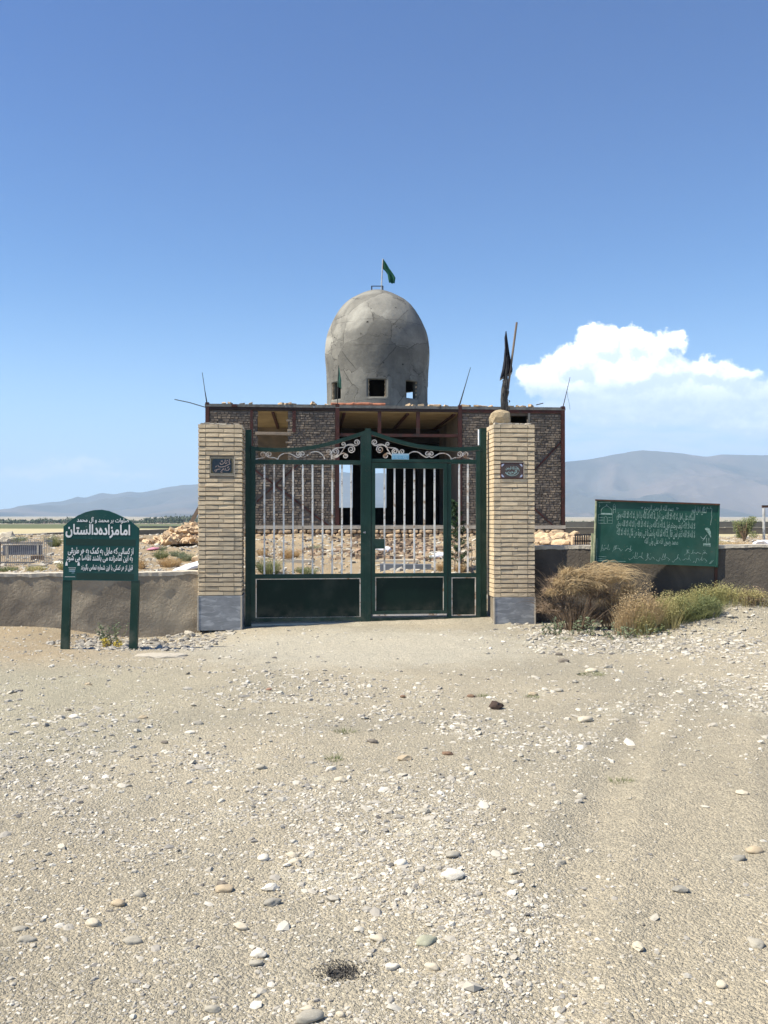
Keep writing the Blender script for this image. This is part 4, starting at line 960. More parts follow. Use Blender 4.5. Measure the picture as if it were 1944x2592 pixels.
sline('قبل از هر کمکی با این شماره تماس بگیرند', 540, 1215, 918, 1005, .026)
def sp(pts): return [xz(s1(*q)) for q in pts]
strokes([sp([(375, 962), (475, 962)]), sp([(385, 980), (470, 980)]), sp([(330, 1080), (465, 1080)])], M['letter'], bd, -.0022, .004, 'emblem')
strokes([sp([(388+k*14, 985), (388+k*14, 1015)]) for k in range(6)]+[sp([(395, 1010), (465, 1010)]), sp([(420, 1030), (455, 1030)])], M['paleblue'], bd, -.0026, .004, 'emblem')
for cx in (352, 510):
    m = MB(); m.prism(sp([(cx-15, 935), (cx-13, 900), (cx-6, 888), (cx, 868), (cx+6, 888), (cx+13, 900), (cx+15, 935)])[::-1], -.0022, -.0002); m.build('emblem', M['letter'], bd)

# ------------------------------------------------------------------ right sign
frB = Frame((at(1660, 1350, 12.95).x, 12.95, 0), -2.0, 2.1)
rs = fthing('notice_board', 'wide rectangular green notice board with worn painted prayer text, above the bushes', 'sign', frB)
def b1(cx, cy, v=0.0): return frB.at(1500+cx/5.03, 1250+cy/5.03, v)
tlc, brc = b1(52, 90), b1(1575, 912); 
m = MB(); m.box((tlc.x, .0, brc.z), (brc.x, .012, tlc.z)); bb = m.build('board', M['board2'], rs)
fwd = .018
def frm(nm, a, b, mat): m = MB(); m.box(a, b, .0008); m.build(nm, M[mat], rs)
frm('frame', (tlc.x-fwd, -.022, tlc.z), (brc.x+fwd, .025, tlc.z+.022), 'rust'); frm('frame', (tlc.x, -.018, brc.z-.016), (brc.x, .025, brc.z), 'board2')
frm('frame', (tlc.x-fwd, -.020, brc.z-.016), (tlc.x, .025, tlc.z-.001), 'yellowpost'); frm('frame', (brc.x, -.020, brc.z-.016), (brc.x+fwd, .025, tlc.z-.001), 'board2')
for c0, pyt, up, lo, w_ in ((1500, 1350, 'yellowpost', 'rust', .026), (1815, 1352, 'board2', 'rust', .045)):
    p = frB.at(c0, pyt, .05); wp = frB.M @ Vector((p.x, .05, 0)); zg = gh(wp.x, wp.y)-.1; zs = brc.z-.03
    m = MB(); m.box((p.x-w_/2, .028, zs), (p.x+w_/2, .068, p.z)); lg = m.build('leg', M[up], rs); m = MB(); m.box((p.x-w_/2+.002, .03, zg), (p.x+w_/2-.002, .066, zs)); m.build('leg_foot', M[lo], lg)
LT = M['letter2']
def bline(txt, c0, c1, t0, t1, bold=.0, sl=0.0):
    p = b1(c0, t1); q = b1(c1, t0); lettering(txt, LT, bb, p.x, q.x, p.z, q.z, -.0015, bold, 0)
bline('بسم الله الرحمن الرحیم', 655, 1030, 150, 242, .006)
strokes([sp_ for sp_ in ([xz(b1(*q)) for q in s_] for s_ in ([(635, 165), (620, 175), (635, 190)], [(645, 168), (632, 178)], [(1065, 175), (1080, 185), (1066, 198)], [(1080, 175), (1092, 186), (1080, 198)]))], LT, bb, -.0015, .006)
bline('دعای اهل قبور', 1255, 1450, 165, 265, .006)
bline('السلام علی اهل لا اله الا الله من اهل لا اله الا الله یا اهل لا اله الا الله بحق', 305, 1305, 250, 348, .010)
bline('لا اله الا الله کیف وجدتم قول لا اله الا الله من لا اله الا الله یا لا اله الا الله بحق', 305, 1305, 368, 452, .010)
bline('لا اله الا الله اغفر لمن قال لا اله الا الله واحشرنا فی زمرة من قال لا اله الا الله', 305, 1305, 468, 552, .010)
bline('محمد رسول الله علی ولی الله', 660, 1090, 575, 655, .004)
def cur(c0, c1, t0, t1, seed, dz=0.0): p = b1(c0, t1); q = b1(c1, t0); return cursive(p.x, q.x, p.z, q.z, seed)
strokes(cur(95, 505, 655, 725, 3)+cur(1180, 1460, 715, 765, 4), LT, bb, -.0015, .006)
strokes(cur(390, 1460, 770, 838, 5), LT, bb, -.0015, .0055)
strokes([[xz(b1(*q)) for q in s_] for s_ in ([(65, 825), (175, 832)], [(62, 845), (170, 852)], [(75, 795), (175, 803)], [(60, 855), (420, 862)], [(55, 560), (50, 850)], [(1500, 890), (1540, 845)], [(1485, 890), (1520, 850)])], LT, bb, -.0015, .006)
bp_ = lambda s_: [xz(b1(*q)) for q in s_]
mosque = [[(72, 260), (252, 262), (252, 378), (70, 374), (72, 260)], [(75, 300), (140, 300)], [(195, 302), (250, 303)], [(75, 335), (140, 335)], [(195, 336), (250, 337)], [(145, 374), (146, 305), (165, 282), (187, 305), (187, 375)],
          [(110, 245), (108, 205), (130, 178), (180, 150), (230, 185), (246, 210), (246, 250)], [(180, 150), (180, 132)], [(262, 250), (262, 150), (275, 125), (290, 150), (290, 240)], [(262, 165), (290, 166)], [(262, 200), (290, 200)], [(85, 125), (85, 170), (100, 150)], [(75, 110), (230, 108)]]
strokes([bp_(s_) for s_ in mosque], LT, bb, -.0015, .0055, 'emblem')
m = MB(); m.prism(bp_([(105, 243), (250, 248), (250, 268), (103, 262)])[::-1], -.0018, -.0002); m.build('emblem', LT, bb)
fig = [[(1430, 445), (1455, 432), (1485, 445), (1500, 480), (1505, 550)], [(1450, 470), (1475, 500), (1505, 555)], [(1455, 520), (1430, 555), (1410, 575), (1385, 560), (1375, 540)], [(1430, 560), (1400, 600)], [(1450, 560), (1452, 625)], [(1480, 560), (1480, 625)], [(1412, 630), (1412, 665)], [(1498, 632), (1496, 675)], [(1412, 660), (1498, 665)]]
strokes([bp_(s_) for s_ in fig], LT, bb, -.0015, .007, 'emblem')
m = MB(); m.prism(bp_([(1435, 440), (1465, 432), (1495, 460), (1505, 545), (1480, 520), (1465, 470), (1435, 458)])[::-1], -.002, -.0002); m.build('emblem', LT, bb); m = MB(); m.prism(bp_([(1410, 630), (1500, 632), (1500, 652), (1410, 650)])[::-1], -.002, -.0002); m.build('emblem', LT, bb)
strokes(cur(1395, 1520, 165, 190, 8)+[bp_([(1520, 190), (1512, 250), (1518, 300), (1508, 350), (1500, 400)])], LT, bb, -.0015, .0055, 'emblem')

# ------------------------------------------------------------------ shrine
BYAW = 4.8; BY = 25.0
frH = Frame((0, BY, 0), BYAW)
H_ = thing('shrine', 'unfinished brick shrine with steel frame and grey cement dome behind the gate', 'building', frH.loc, BYAW)
def hu(px, v=0.0): return frH.at(px, 1200, v).x
def hz_(py, px=972, v=0.0): return frH.at(px, py, v).z
ZT, ZSL, ZBM, ZFL, ZPL = hz_(1026), hz_(1034), hz_(1042), hz_(1330), hz_(1362)
UL, UR = hu(520), hu(1430); DEP = UR-UL
c1, c2, c3_, c4 = (hu(519.5), hu(529)), (hu(849), hu(859)), (hu(1160), hu(1169.5)), (hu(1421), hu(1430))
def hbox(name, a, b, mat, par=None, j=0, top_w=None): m = MB(); m.box(a, b, j); return m.build(name, M[mat], par or H_)
for (u0, u1) in (c1, c2, c3_, c4):
    m = MB(); w = u1-u0                                             # I-section columns
    m.box((u0, -.02, ZPL+.02), (u1, -.008, ZT+.03)); m.box((u0+w*.42, -.008, ZPL+.02), (u0+w*.58, .075, ZT+.03)); m.box((u0, .075, ZPL+.02), (u1, .087, ZT+.03)); m.build('column', M['steel'], H_)
# wall bays: backing and courses of bricks with openings
ops = {0: [(hu(651), hu(728.5), hz_(1095), hz_(1043)), (hu(651), hu(728.5), hz_(1167), hz_(1103))], 1: [(hu(1293), hu(1337), hz_(1070), hz_(1048))]}
diag = {0: [((646, 1190), (850, 1345)), ((650, 1270), (760, 1170))], 1: [((1345, 1200), (1421, 1118)), ((1340, 1275), (1424, 1352))]}
def seg_d(p, a, b):
    ax, az = a; bx, bz = b; t = max(0, min(1, ((p[0]-ax)*(bx-ax)+(p[1]-az)*(bz-az))/((bx-ax)**2+(bz-az)**2))); return math.hypot(p[0]-ax-t*(bx-ax), p[1]-az-t*(bz-az))
rb = random.Random(12)
for bay, (u0, u1) in enumerate(((c1[1], c2[0]), (c3_[1], c4[0]))):
    zb0, zt0 = ZFL, ZBM
    cuts_u = sorted({u0, u1}|{o[0] for o in ops[bay]}|{o[1] for o in ops[bay]}); m = MB()
    for a, b in zip(cuts_u[:-1], cuts_u[1:]):
        zz = [zb0]
        for o in sorted(ops[bay], key=lambda o: o[2]):
            if o[0] <= a+1e-6 and o[1] >= b-1e-6: m.box((a, .035, zz[-1]), (b, .26, o[2])); zz.append(o[3])
        m.box((a, .035, zz[-1]), (b, .26, zt0))
    m.build('wall', M['shrine_mortar'], H_)
    D_ = [((frH.at(*a).x, frH.at(*a).z), (frH.at(*b).x, frH.at(*b).z)) for a, b in diag[bay]]
    m = MB(); z = zb0+.005; row = 0; ch = .0675
    while z+ch < zt0:
        u = u0+.004+(rb.uniform(0, .05) if row % 2 else 0)
        while u < u1-.03:
            w = rb.choice((.10, .105, .11, .11, .20)) if rb.random() < .9 else .15; e = min(u+w, u1-.004); cu_, cz_ = (u+e)/2, z+ch/2
            ok = not any(o[0]-.01 < cu_ < o[1]+.01 and o[2]-.02 < cz_ < o[3]+.02 for o in ops[bay])
            dd = min((seg_d((cu_, cz_), *d) for d in D_), default=9)
            if dd < .075: ok = False
            if ok and rb.random() > .025:
                pr = rb.uniform(.0, .022); 
                m.box((u+rb.uniform(.005, .014), pr, z+rb.uniform(.002, .010)), (e-rb.uniform(.005, .014), .04, z+ch-rb.uniform(.008, .018)), .0045, rng=rb)
            u = e
        z += ch; row += 1
    kind(m.build('brickwork', M['shrine_brick'], H_), 'stuff')
    for (a, b) in D_[:2] if bay == 0 else D_:
        k = 'steel'; d = Vector((b[0]-a[0], 0, b[1]-a[1])); n_ = Vector((-d.z, 0, d.x)).normalized()*.022; A_ = Vector((a[0], .018, a[1])); B_ = Vector((b[0], .018, b[1])); m = MB(); vs = [A_-n_, B_-n_, B_+n_, A_+n_]
        m.add(vs+[v+Vector((0, .02, 0)) for v in vs], [(0, 1, 2, 3), (4, 7, 6, 5), (0, 4, 5, 1), (1, 5, 6, 2), (2, 6, 7, 3), (3, 7, 4, 0)]); m.build('brace', M[k], H_)
# brick sill between the two openings, short posts, lintel
hbox('lintel', (hu(646), -.01, hz_(1103)), (hu(737), .24, hz_(1095.5)), 'shrine_brick', j=.006)
for p0_, p1_, b_ in ((633, 640, 1140), (740, 748.5, 1096)): hbox('short_post', (hu(p0_), -.015, hz_(b_)), (hu(p1_), .05, ZBM), 'steel')
hbox('short_post', (hu(1337), -.015, hz_(1074)), (hu(1342), .05, ZBM), 'roofslab')
for p0_, p1_ in ((956.5, 965), (1054, 1063)): hbox('hanger', (hu(p0_), .0, hz_(1097)), (hu(p1_), .07, ZBM-.002), 'steel')
hbox('lintel', (hu(859.5), .0, hz_(1105)), (hu(1159.5), .09, hz_(1097.5)), 'steel')
# roof: beam, slab segments, edge
for a, b, mt in ((c1[1], c2[0], 'steel_dark'), (c2[1], c3_[0], 'steel_dark'), (c3_[1], c4[0], 'steel')): hbox('roof_beam', (a+.002, -.012, ZBM+(.0 if a > c3_[0] else .01)), (b-.002, .08, ZSL-.002), mt)
sl = sorted([c1[0]-.02]+[hu(q) for q in (586, 600, 655, 720, 795, 846, 1052, 1086, 1115, 1160, 1238, 1290, 1350)]+[c4[1]+.02])
for i, (a, b) in enumerate(zip(sl[:-1], sl[1:])):
    thin = (b-a) < .25
    hbox('roof_slab', (a+.004, -.02 if not thin else -.045, ZSL+.002), (b-.004, DEP, ZT-(.0 if not thin else .012)-random.uniform(0, .012)), 'roofslab' if not thin else 'steel', j=.002)
hbox('soffit', (UL+.02, .10, ZBM-.02), (UR-.02, DEP, ZSL-.004), 'soffit')
for px in (690, 872, 1033, 1152):
    a = hu(px); hbox('ceiling_beam', (a-.04, .11, ZBM-.07), (a+.04, 4.25, ZBM-.022), 'steel')
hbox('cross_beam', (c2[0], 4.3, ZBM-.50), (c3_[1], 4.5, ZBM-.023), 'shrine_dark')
# inside and outside walls, floor
hbox('side_wall', (UL+.01, 4.3, ZPL), (UL+.22, DEP-.01, ZBM-.022), 'shrine_brick'); hbox('column', (UL+.02, 4.1, ZPL), (UL+.12, 4.2, ZBM-.022), 'steel'); hbox('side_wall', (UR-.22, .28, ZPL), (UR-.01, DEP-.01, ZBM-.022), 'shrine_brick')  # front of the left side left open, shaped to bring sunlight onto the ceiling
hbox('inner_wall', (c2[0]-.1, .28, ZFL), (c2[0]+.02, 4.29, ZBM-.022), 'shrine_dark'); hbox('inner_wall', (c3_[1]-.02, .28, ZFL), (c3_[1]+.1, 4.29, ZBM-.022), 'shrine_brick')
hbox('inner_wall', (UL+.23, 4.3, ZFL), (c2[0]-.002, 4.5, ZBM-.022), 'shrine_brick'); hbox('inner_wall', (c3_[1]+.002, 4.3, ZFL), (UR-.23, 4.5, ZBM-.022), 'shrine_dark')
for px in (1130, 1065): a = hu(px, 4.6); hbox('inner_column', (a-.10, 4.52, ZFL), (a+.10, 4.72, ZBM-.5), 'shrine_dark')
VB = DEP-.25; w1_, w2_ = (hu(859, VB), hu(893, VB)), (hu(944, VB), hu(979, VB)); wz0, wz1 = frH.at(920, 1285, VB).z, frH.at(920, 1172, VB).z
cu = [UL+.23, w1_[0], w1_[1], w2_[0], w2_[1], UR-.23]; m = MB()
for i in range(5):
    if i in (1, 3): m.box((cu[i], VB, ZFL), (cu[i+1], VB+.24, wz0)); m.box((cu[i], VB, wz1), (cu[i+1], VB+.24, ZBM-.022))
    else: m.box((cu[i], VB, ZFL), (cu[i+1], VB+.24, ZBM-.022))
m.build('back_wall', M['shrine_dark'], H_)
hbox('floor', (UL, -.06, ZFL-.10), (UR, DEP, ZFL), 'cap', j=.002)
hbox('plinth', (UL+.05, .06, ZPL-.6), (UR-.05, DEP-.05, ZFL-.101), 'shrine_mortar')
pm = [stone_mesh(M['rubble'], 1, 200+k, .1, 'stone') for k in range(6)]
for q in pm: blocky(q, .55)
rp = random.Random(3); z = ZPL-.12
u = UL
rows_ = [ZPL-.05, ZPL+.07, ZPL+.19]
n_st = 0
for r_i, z in enumerate(rows_):
    u = UL+.05
    while u < UR-.1:
        w = rp.uniform(.12, .24); 
        if not (u > hu(1400) and r_i == 2 and rp.random() < .6):
            obj('stone', rp.choice(pm), H_, (u+w/2, .03+rp.uniform(-.03, .02), z), (rp.uniform(-.1, .1), rp.uniform(-.15, .15), rp.uniform(-.2, .2)), (w/2*.97, .09, .06)); n_st += 1
        u += w
# dome
DC = DEP/2; dc = frH.at(957, 1000, DC); dY = (frH.M @ Vector((0, DC, 0))).y
pr_ = [(395, 0), (398, 40), (405, 75), (420, 118), (440, 165), (465, 212), (500, 272), (545, 325), (600, 368), (650, 399), (700, 426), (750, 449), (800, 470), (850, 484), (900, 493), (960, 499), (1010, 500), (1060, 498), (1110, 494), (1150, 490), (1200, 486), (1250, 484), (1300, 483), (1350, 482), (1400, 482), (1450, 482), (1560, 482)]
dp = at(955, 1000, dY); K2 = dY/F
zs = []; rs_ = []
for cy, hw in pr_:
    rs_.append(hw/3.77*K2); zs.append(at(955, 630+cy/3.77, dY).z)
zi = np.linspace(zs[0], ZT+.001, 90); zi = np.concatenate([np.interp(np.linspace(0, 1, 12), [0, 1], [zs[0], zs[5]]), np.linspace(zs[5], ZT-.02, 72)[1:]])
ri_ = np.interp(-zi, -np.array(zs), rs_); NA = 160; hc = frH.I @ dp
wt, wb = at(957, 960.5, dY-1.6).z, at(957, 1005, dY-1.6).z
i_t = int(np.argmin(abs(zi-wt))); i_b = int(np.argmin(abs(zi-wb)))
zi[i_t] = wt; zi[i_b] = wb
me_v = []; me_f = []
seg_rows = len(zi)
for j in range(seg_rows):
    for i in range(NA):
        a = 2*math.pi*(i-.5)/NA; r_ = ri_[j]; n = fbm(np.array(math.cos(a)*3), np.array(math.sin(a)*3+zi[j]), 1.2, 3, 70)
        rr_ = r_*(1+.012*float(n)); me_v.append((hc.x+rr_*math.sin(a), hc.y-rr_*math.cos(a), zi[j]))
WA = [a_-BYAW for a_ in (0, 42, -52, 90, -95, 133, -135)]
def in_win(i, j):
    if not (i_t <= j < i_b): return False
    return any(abs(((360*i/NA-a_+180) % 360)-180) < 9.4 for a_ in WA)
for j in range(seg_rows-1):
    for i in range(NA):
        if in_win(i, j): continue
        me_f.append((j*NA+i, j*NA+(i+1) % NA, (j+1)*NA+(i+1) % NA, (j+1)*NA+i)[::-1])
m = MB(); m.add(me_v, me_f); dm = m.build('dome', M['dome'], H_, True); so = dm.modifiers.new('shell', 'SOLIDIFY'); dm.data.materials.append(M['shrine_dark']); so.material_offset = 1; so.thickness = .2; so.offset = -1; so.use_even_offset = False
dm.rotation_euler = (0, 0, 0)
# brick jamb teeth of the dome windows
rt = random.Random(8)
for k in (0, 1, 2):
    for s_ in (-1, 1):
        mb = MB(); a = R(WA[k]+s_*9.6); r_ = float(np.interp(-(wt+wb)/2, -np.array(zs), rs_))
        nn = 9
        for q in range(nn):
            zz0 = wb+(wt-wb)*q/nn; d_ = .012 if q % 2 else .026; a2 = a-s_*d_/r_; c_ = [(hc.x+rr2*math.sin(aa), hc.y-rr2*math.cos(aa)) for aa, rr2 in ((a, r_-.03), (a2, r_-.03), (a2, r_-.10), (a, r_-.10))]
            zz1 = zz0+(wt-wb)/nn*.85; mb.add([(x_, y_, zz0) for x_, y_ in c_]+[(x_, y_, zz1) for x_, y_ in c_], [(0, 1, 2, 3), (7, 6, 5, 4), (0, 4, 5, 1), (1, 5, 6, 2), (2, 6, 7, 3), (3, 7, 4, 0)])
        mb.build('jamb_bricks', M['rubble_i'], dm)
for cx, cy, r_ in ((680, 708, .035), (376, 820, .025), (1020, 1103, .03), (362, 1130, .022), (960, 545, .018), (832, 1098, .02)):   # putlog holes
    px, py = 740+cx/3.77, 630+cy/3.77; z = at(px, py, dY-1.5).z; rad = float(np.interp(-z, -np.array(zs), rs_)); off = (px-955)*(dY-1.5)/F; an = math.asin(max(-.95, min(.95, off/rad)))
    mb = MB(); mb.tube([(hc.x+(rad+.004)*math.sin(an), hc.y-(rad+.004)*math.cos(an), z), (hc.x+(rad-.05)*math.sin(an), hc.y-(rad-.05)*math.cos(an), z)], r_, 8); mb.build('putlog_hole', M['shrine_dark'], dm)
# things on the dome and roof
fD = Frame((dp.x, dY, 0), 0)
def flagpole(name, label, fr, p_top, p_bot, r_, polemat, lp, rp_, mat, zbot=None, folds=1.5, amp=.03):
    t = fthing(name, label, 'flag', fr); a = fr.at(*p_top); b = fr.at(*p_bot)
    if zbot is not None: b.z = zbot
    m = MB(); m.tube([a, b], [r_*.8, r_], 8); m.build('pole', M[polemat], t); cloth(lp, rp_, fr, M[mat], 'cloth', t, folds, amp); return t
flagpole('flag', 'dark green pennant flying on a pole at the top of the dome', fD, (969, 655), (965, 737), .022, 'pole', [(969, 655), (969, 668), (968.8, 680), (976, 687), (981, 694), (983, 706), (985, 716)], [(970, 655), (979, 668), (985, 679), (991, 687), (996, 695), (1001, 704), (998.6, 718)], 'flag', zbot=zs[0]-.02)
t = fthing('bracket', 'small dark metal bracket standing on the top of the dome', 'bracket', fD)
a, b = fD.at(941, 725), fD.at(969, 734); m = MB()
for u_ in (a.x, b.x): m.box((u_-.02, -.02, zs[2]-.05), (u_+.02, .02, a.z))
m.box((a.x-.02, -.02, a.z), (b.x+.02, .02, a.z+.02)); m.build('frame', M['darkrod'], t)
fF = Frame(frH.M @ Vector((0, .02, 0)), BYAW)
flagpole('flag', 'faded pale green flag hanging limp on a thin pole at the roof edge', fF, (857, 925), (854, 1024), .012, 'darkrod', [(856.5, 928), (855.5, 945), (854.5, 960), (853.5, 978)], [(857.5, 928), (861, 945), (863.5, 962), (864.5, 985)], 'flag_pale', zbot=ZT, folds=1, amp=.015)
def rod(label, pts, r_, name='iron_rod', fr=fF, zb=None):
    P_ = [fr.at(*q) for q in pts]
    if zb is not None: P_[-1].z = zb
    m = MB(); m.tube(P_, r_, 6); o = m.build(name, M['darkrod']); o.matrix_world = fr.M; tag(o, label, 'rod', 'iron rods on the shrine roof'); return o
rod('thin iron rod rising from the left corner column of the shrine', [(512, 943), (518, 985), (523.5, 1020)], [.008, .010, .02], zb=ZT+.03)
rod('iron rod sticking out sideways from the left corner of the shrine', [(442, 1011), (480, 1019), (520, 1031)], .012)
rod('thick leaning iron rod above the porch\'s right column', [(1191, 930), (1178, 975), (1163, 1022)], [.008, .012, .022], zb=ZT+.03)
r4 = rod('thin bent iron rod above the right corner with a string tied to it', [(1443, 955), (1436, 985), (1425.5, 1024)], [.007, .009, .014], zb=ZT+.03)
m = MB(); m.tube([fF.at(*q) for q in ((1435, 988), (1437, 1005), (1441, 1022), (1443, 1037))], .005, 5); m.build('string', M['flag_pale'], r4)
rod('short iron piece lying on the roof near the right corner', [(1375, 1020.5), (1357, 1025)], .014)
for k, (p0_, p1_, py_, lab) in enumerate(((838, 900, 1018, 'rolled orange sheet lying on the roof edge left of the dome window'), (892, 975, 1016.5, 'long orange-pink rolled sheet on the roof under the dome'))):
    a = fF.at(p0_, py_, .2); b = fF.at(p1_, py_+.8, .2); m = MB(); pts = [a.lerp(b, q/8)+Vector((0, random.uniform(-.03, .03), random.uniform(-.006, .006))) for q in range(9)]
    for q in pts: q.z = ZT+.045+random.uniform(-.004, .006)+.01*k
    m.tube(pts, [.03+random.uniform(0, .016) for _ in pts], 7); o = m.build('rolled_sheet', M['orange']); o.matrix_world = fF.M; tag(o, lab, 'sheet', 'orange sheets on the shrine roof')
deb = [566, 582, 612, 634, 708, 714, 727, 735, 742, 790, 797, 826, 1035, 1047, 1068, 1090, 1098, 1106, 1114, 1130, 1178, 1188, 1206, 1212, 1219, 1230, 1243, 1296, 1312, 1318, 1330, 1345, 1352]
bm_ = []
for k in range(4): mb = MB(); mb.box((-.1, -.05, 0), (.1, .05, .06), .012, rng=random.Random(k)); bm_.append(mb.mesh('brick', M['rubble']))
rd = random.Random(6)
for px in deb:
    u_ = hu(px); o = obj('loose_brick', rd.choice(bm_), None, frH.M @ Vector((u_, rd.uniform(.0, .25), ZT-.008)), (rd.uniform(-.3, .3), rd.uniform(-.25, .35), rd.uniform(0, 3)), (rd.uniform(.5, 1), rd.uniform(.6, 1), rd.uniform(.6, 1.25)))
    tag(o, 'broken pale brick on the roof edge above the '+('left brick bay' if px < 855 else 'open porch' if px < 1165 else 'right brick bay')+' of the shrine', 'brick', 'loose bricks along the shrine roof')

# ------------------------------------------------------------------ plants
def tuft(mb, c, r, h, n, w, rng, lean=.6, curve=.35, segs=3, m=0, up=.3):
    for _ in range(n):
        a = rng.uniform(0, 6.283); q = math.sqrt(rng.random())*r*.6; b = Vector((c[0]+q*math.cos(a), c[1]+q*math.sin(a)*.8, c[2])); b.z = gh(b.x, b.y)-.01
        d = Vector((math.cos(a), math.sin(a), 0))*rng.uniform(.1, 1)*lean; L_ = h*rng.uniform(.45, 1); pts = []
        for i in range(segs+1): f = i/segs; pts.append(b+Vector((d.x*L_*f+d.x*L_*curve*f*f, d.y*L_*f+d.y*L_*curve*f*f, L_*f-L_*curve*.45*f*f)))
        a2 = rng.uniform(0, 3.14); mb.ribbon(pts, w, Vector((math.cos(a2), math.sin(a2), 0)), m)
def leaves(mb, c, rx, ry, rz, n, s, rng, m=0):
    for _ in range(n):
        v = Vector((rng.gauss(0, 1), rng.gauss(0, 1), rng.gauss(0, 1))).normalized()*rng.random()**.45; p_ = Vector((c[0]+v.x*rx, c[1]+v.y*ry, c[2]+v.z*rz))
        a = Vector((rng.gauss(0, 1), rng.gauss(0, 1), rng.gauss(0, 1))).normalized(); b = a.orthogonal().normalized(); k = s*rng.uniform(.5, 1.3)
        mb.add([p_-a*k, p_+b*k*.45, p_+a*k, p_-b*k*.45], [(0, 1, 2, 3)], m)
def twigball(mb, c, rx, ry, rz, n, w, rng, m=0, swirl=1.0, droop=.2):
    for _ in range(n):
        v = Vector((rng.gauss(0, 1), rng.gauss(0, 1), abs(rng.gauss(0, 1))*1.0-.25)).normalized(); k = rng.uniform(.25, 1)
        p_ = Vector((c[0]+v.x*rx*k*.55, c[1]+v.y*ry*k*.55, c[2]+v.z*rz*k*.5)); d = Vector((v.x*rx, v.y*ry, v.z*rz))*.42*rng.uniform(.6, 1.2); sd = Vector((rng.gauss(0, 1), rng.gauss(0, 1), rng.gauss(0, 1))).normalized()
        pts = []
        for i in range(5): f = i/4; pts.append(p_+d*f+sd*swirl*.12*rx*math.sin(f*3)+Vector((0, 0, -droop*rz*f*f)))
        mb.ribbon(pts, w, v.cross(sd).normalized() if v.cross(sd).length > .01 else Vector((1, 0, 0)), m)
def plant(name, label, cat, c, parts, group=None):
    t = thing(name, label, cat, tuple(c), 0, group)
    for nm, mb, mat in parts:
        mb.v = [(v[0]-c[0], v[1]-c[1], v[2]-c[2]) for v in mb.v]; kind(mb.build(nm, M[mat], t), 'stuff')
    return t
rv = random.Random(21)
def P3(px, py, Y): p_ = at(px, py, Y); return p_
# right-hand thicket
c = P3(1450, 1585, 12.75); c.z = gh(c.x, c.y)
s_, tw_ = MB(), MB()
for (px, py, r_, n) in ((1395, 1500, .17, 300), (1385, 1545, .20, 360), (1425, 1475, .20, 420), (1430, 1540, .26, 520), (1470, 1500, .26, 520), (1480, 1555, .24, 460), (1520, 1510, .24, 460), (1530, 1560, .22, 420), (1565, 1540, .20, 300), (1400, 1470, .12, 140)):
    q = P3(px, py, 12.78+rv.uniform(-.12, .12)); twigball(tw_, q, r_*1.25, r_, r_*1.2, n, .0036, rv, 0, 1.6, .1)
tuft(s_, c, .42, .50, 160, .006, rv, .8)
for q in range(150):
    a_ = rv.uniform(.0, 3.14); r0 = rv.uniform(.15, .45); b0 = Vector((c.x+math.cos(a_)*r0*1.2, c.y+rv.uniform(-.2, .2), c.z+.28+math.sin(a_)*r0)); d = Vector((math.cos(a_)+rv.uniform(-.5, .5), rv.uniform(-.4, .2), math.sin(a_)+rv.uniform(-.3, .4)))*rv.uniform(.12, .34)
    tw_.ribbon([b0+d*f/4+Vector((0, 0, .05*math.sin(f*.8))) for f in range(5)], .0034, Vector((.5, 0, .8)))
plant('dry_bush', 'big dark brown tumbleweed bush in the shade right of the pillar', 'bush', c, [('twigs', tw_, 'brown_twig'), ('stems', s_, 'brown_twig')])
c = P3(1460, 1468, 12.7); g0 = gh(c.x, c.y); tw_ = MB(); st_ = MB()
for q in range(420):                                               # arching straw mane
    f0 = rv.random(); b0 = P3(1425+150*f0, 1462-26*math.sin(f0*2.6)+rv.uniform(-4, 34), 12.62+rv.uniform(-.12, .2)); L_ = rv.uniform(.10, .50); sx = rv.choice((-.35, 1, 1, 1)); hgt = rv.uniform(.02, .38); pts = []
    for i in range(6): f = i/5; pts.append(b0+Vector((sx*L_*f, rv.uniform(-.008, .008)-.07*f, hgt*(1.3*f-1.75*f*f))))
    tw_.ribbon(pts, rv.uniform(.0028, .0048), Vector((0, .35, 1)).normalized())
for px_, py_, r_ in ((1440, 1452, .13), (1478, 1458, .15), (1425, 1475, .13), (1515, 1478, .15), (1450, 1490, .16), (1400, 1500, .10), (1545, 1462, .10)): twigball(tw_, P3(px_, py_, 12.62), r_*1.5, r_, r_, 420, .0030, rv, 0, 3.2, .3)
for q in range(60):
    px = rv.uniform(1410, 1560); b0 = P3(px, 1450+rv.uniform(-10, 10), 12.65); pts = [b0+Vector((rv.uniform(-.03, .12)*i/4, 0, .16*i/4-.03*i*i/16)) for i in range(5)]; tw_.ribbon(pts, .003, Vector((1, 0, 0)))
tuft(st_, (c.x, c.y, g0), .22, c.z-g0, 120, .005, rv, .35)
plant('straw_bush', 'bright straw-coloured arching dry stems lying over the dark bush', 'bush', Vector((c.x, c.y, g0)), [('stalks', tw_, 'straw'), ('stems', st_, 'brown_twig')])
c = P3(1552, 1590, 12.85); c.z = gh(c.x, c.y); tw_ = MB(); st_ = MB(); [twigball(tw_, P3(px, py, 12.75+rv.uniform(-.1, .1)), r_*1.1, r_, r_*1.3, 330, .0034, rv, 0, 1.5, .15) for px, py, r_ in ((1530, 1475, .20), (1570, 1468, .20), (1595, 1500, .20), (1555, 1520, .24), (1600, 1545, .22), (1560, 1560, .22))]; twigball(st_, (c.x-.02, c.y, c.z+.18), .36, .3, .4, 700, .004, rv); tuft(tw_, c, .3, .98, 90, .0045, rv, .32, .3)
plant('straw_bush', 'tan twiggy dry bush with long curved stalks under the notice board', 'bush', c, [('twigs', tw_, 'straw'), ('stems', st_, 'brown_twig')])
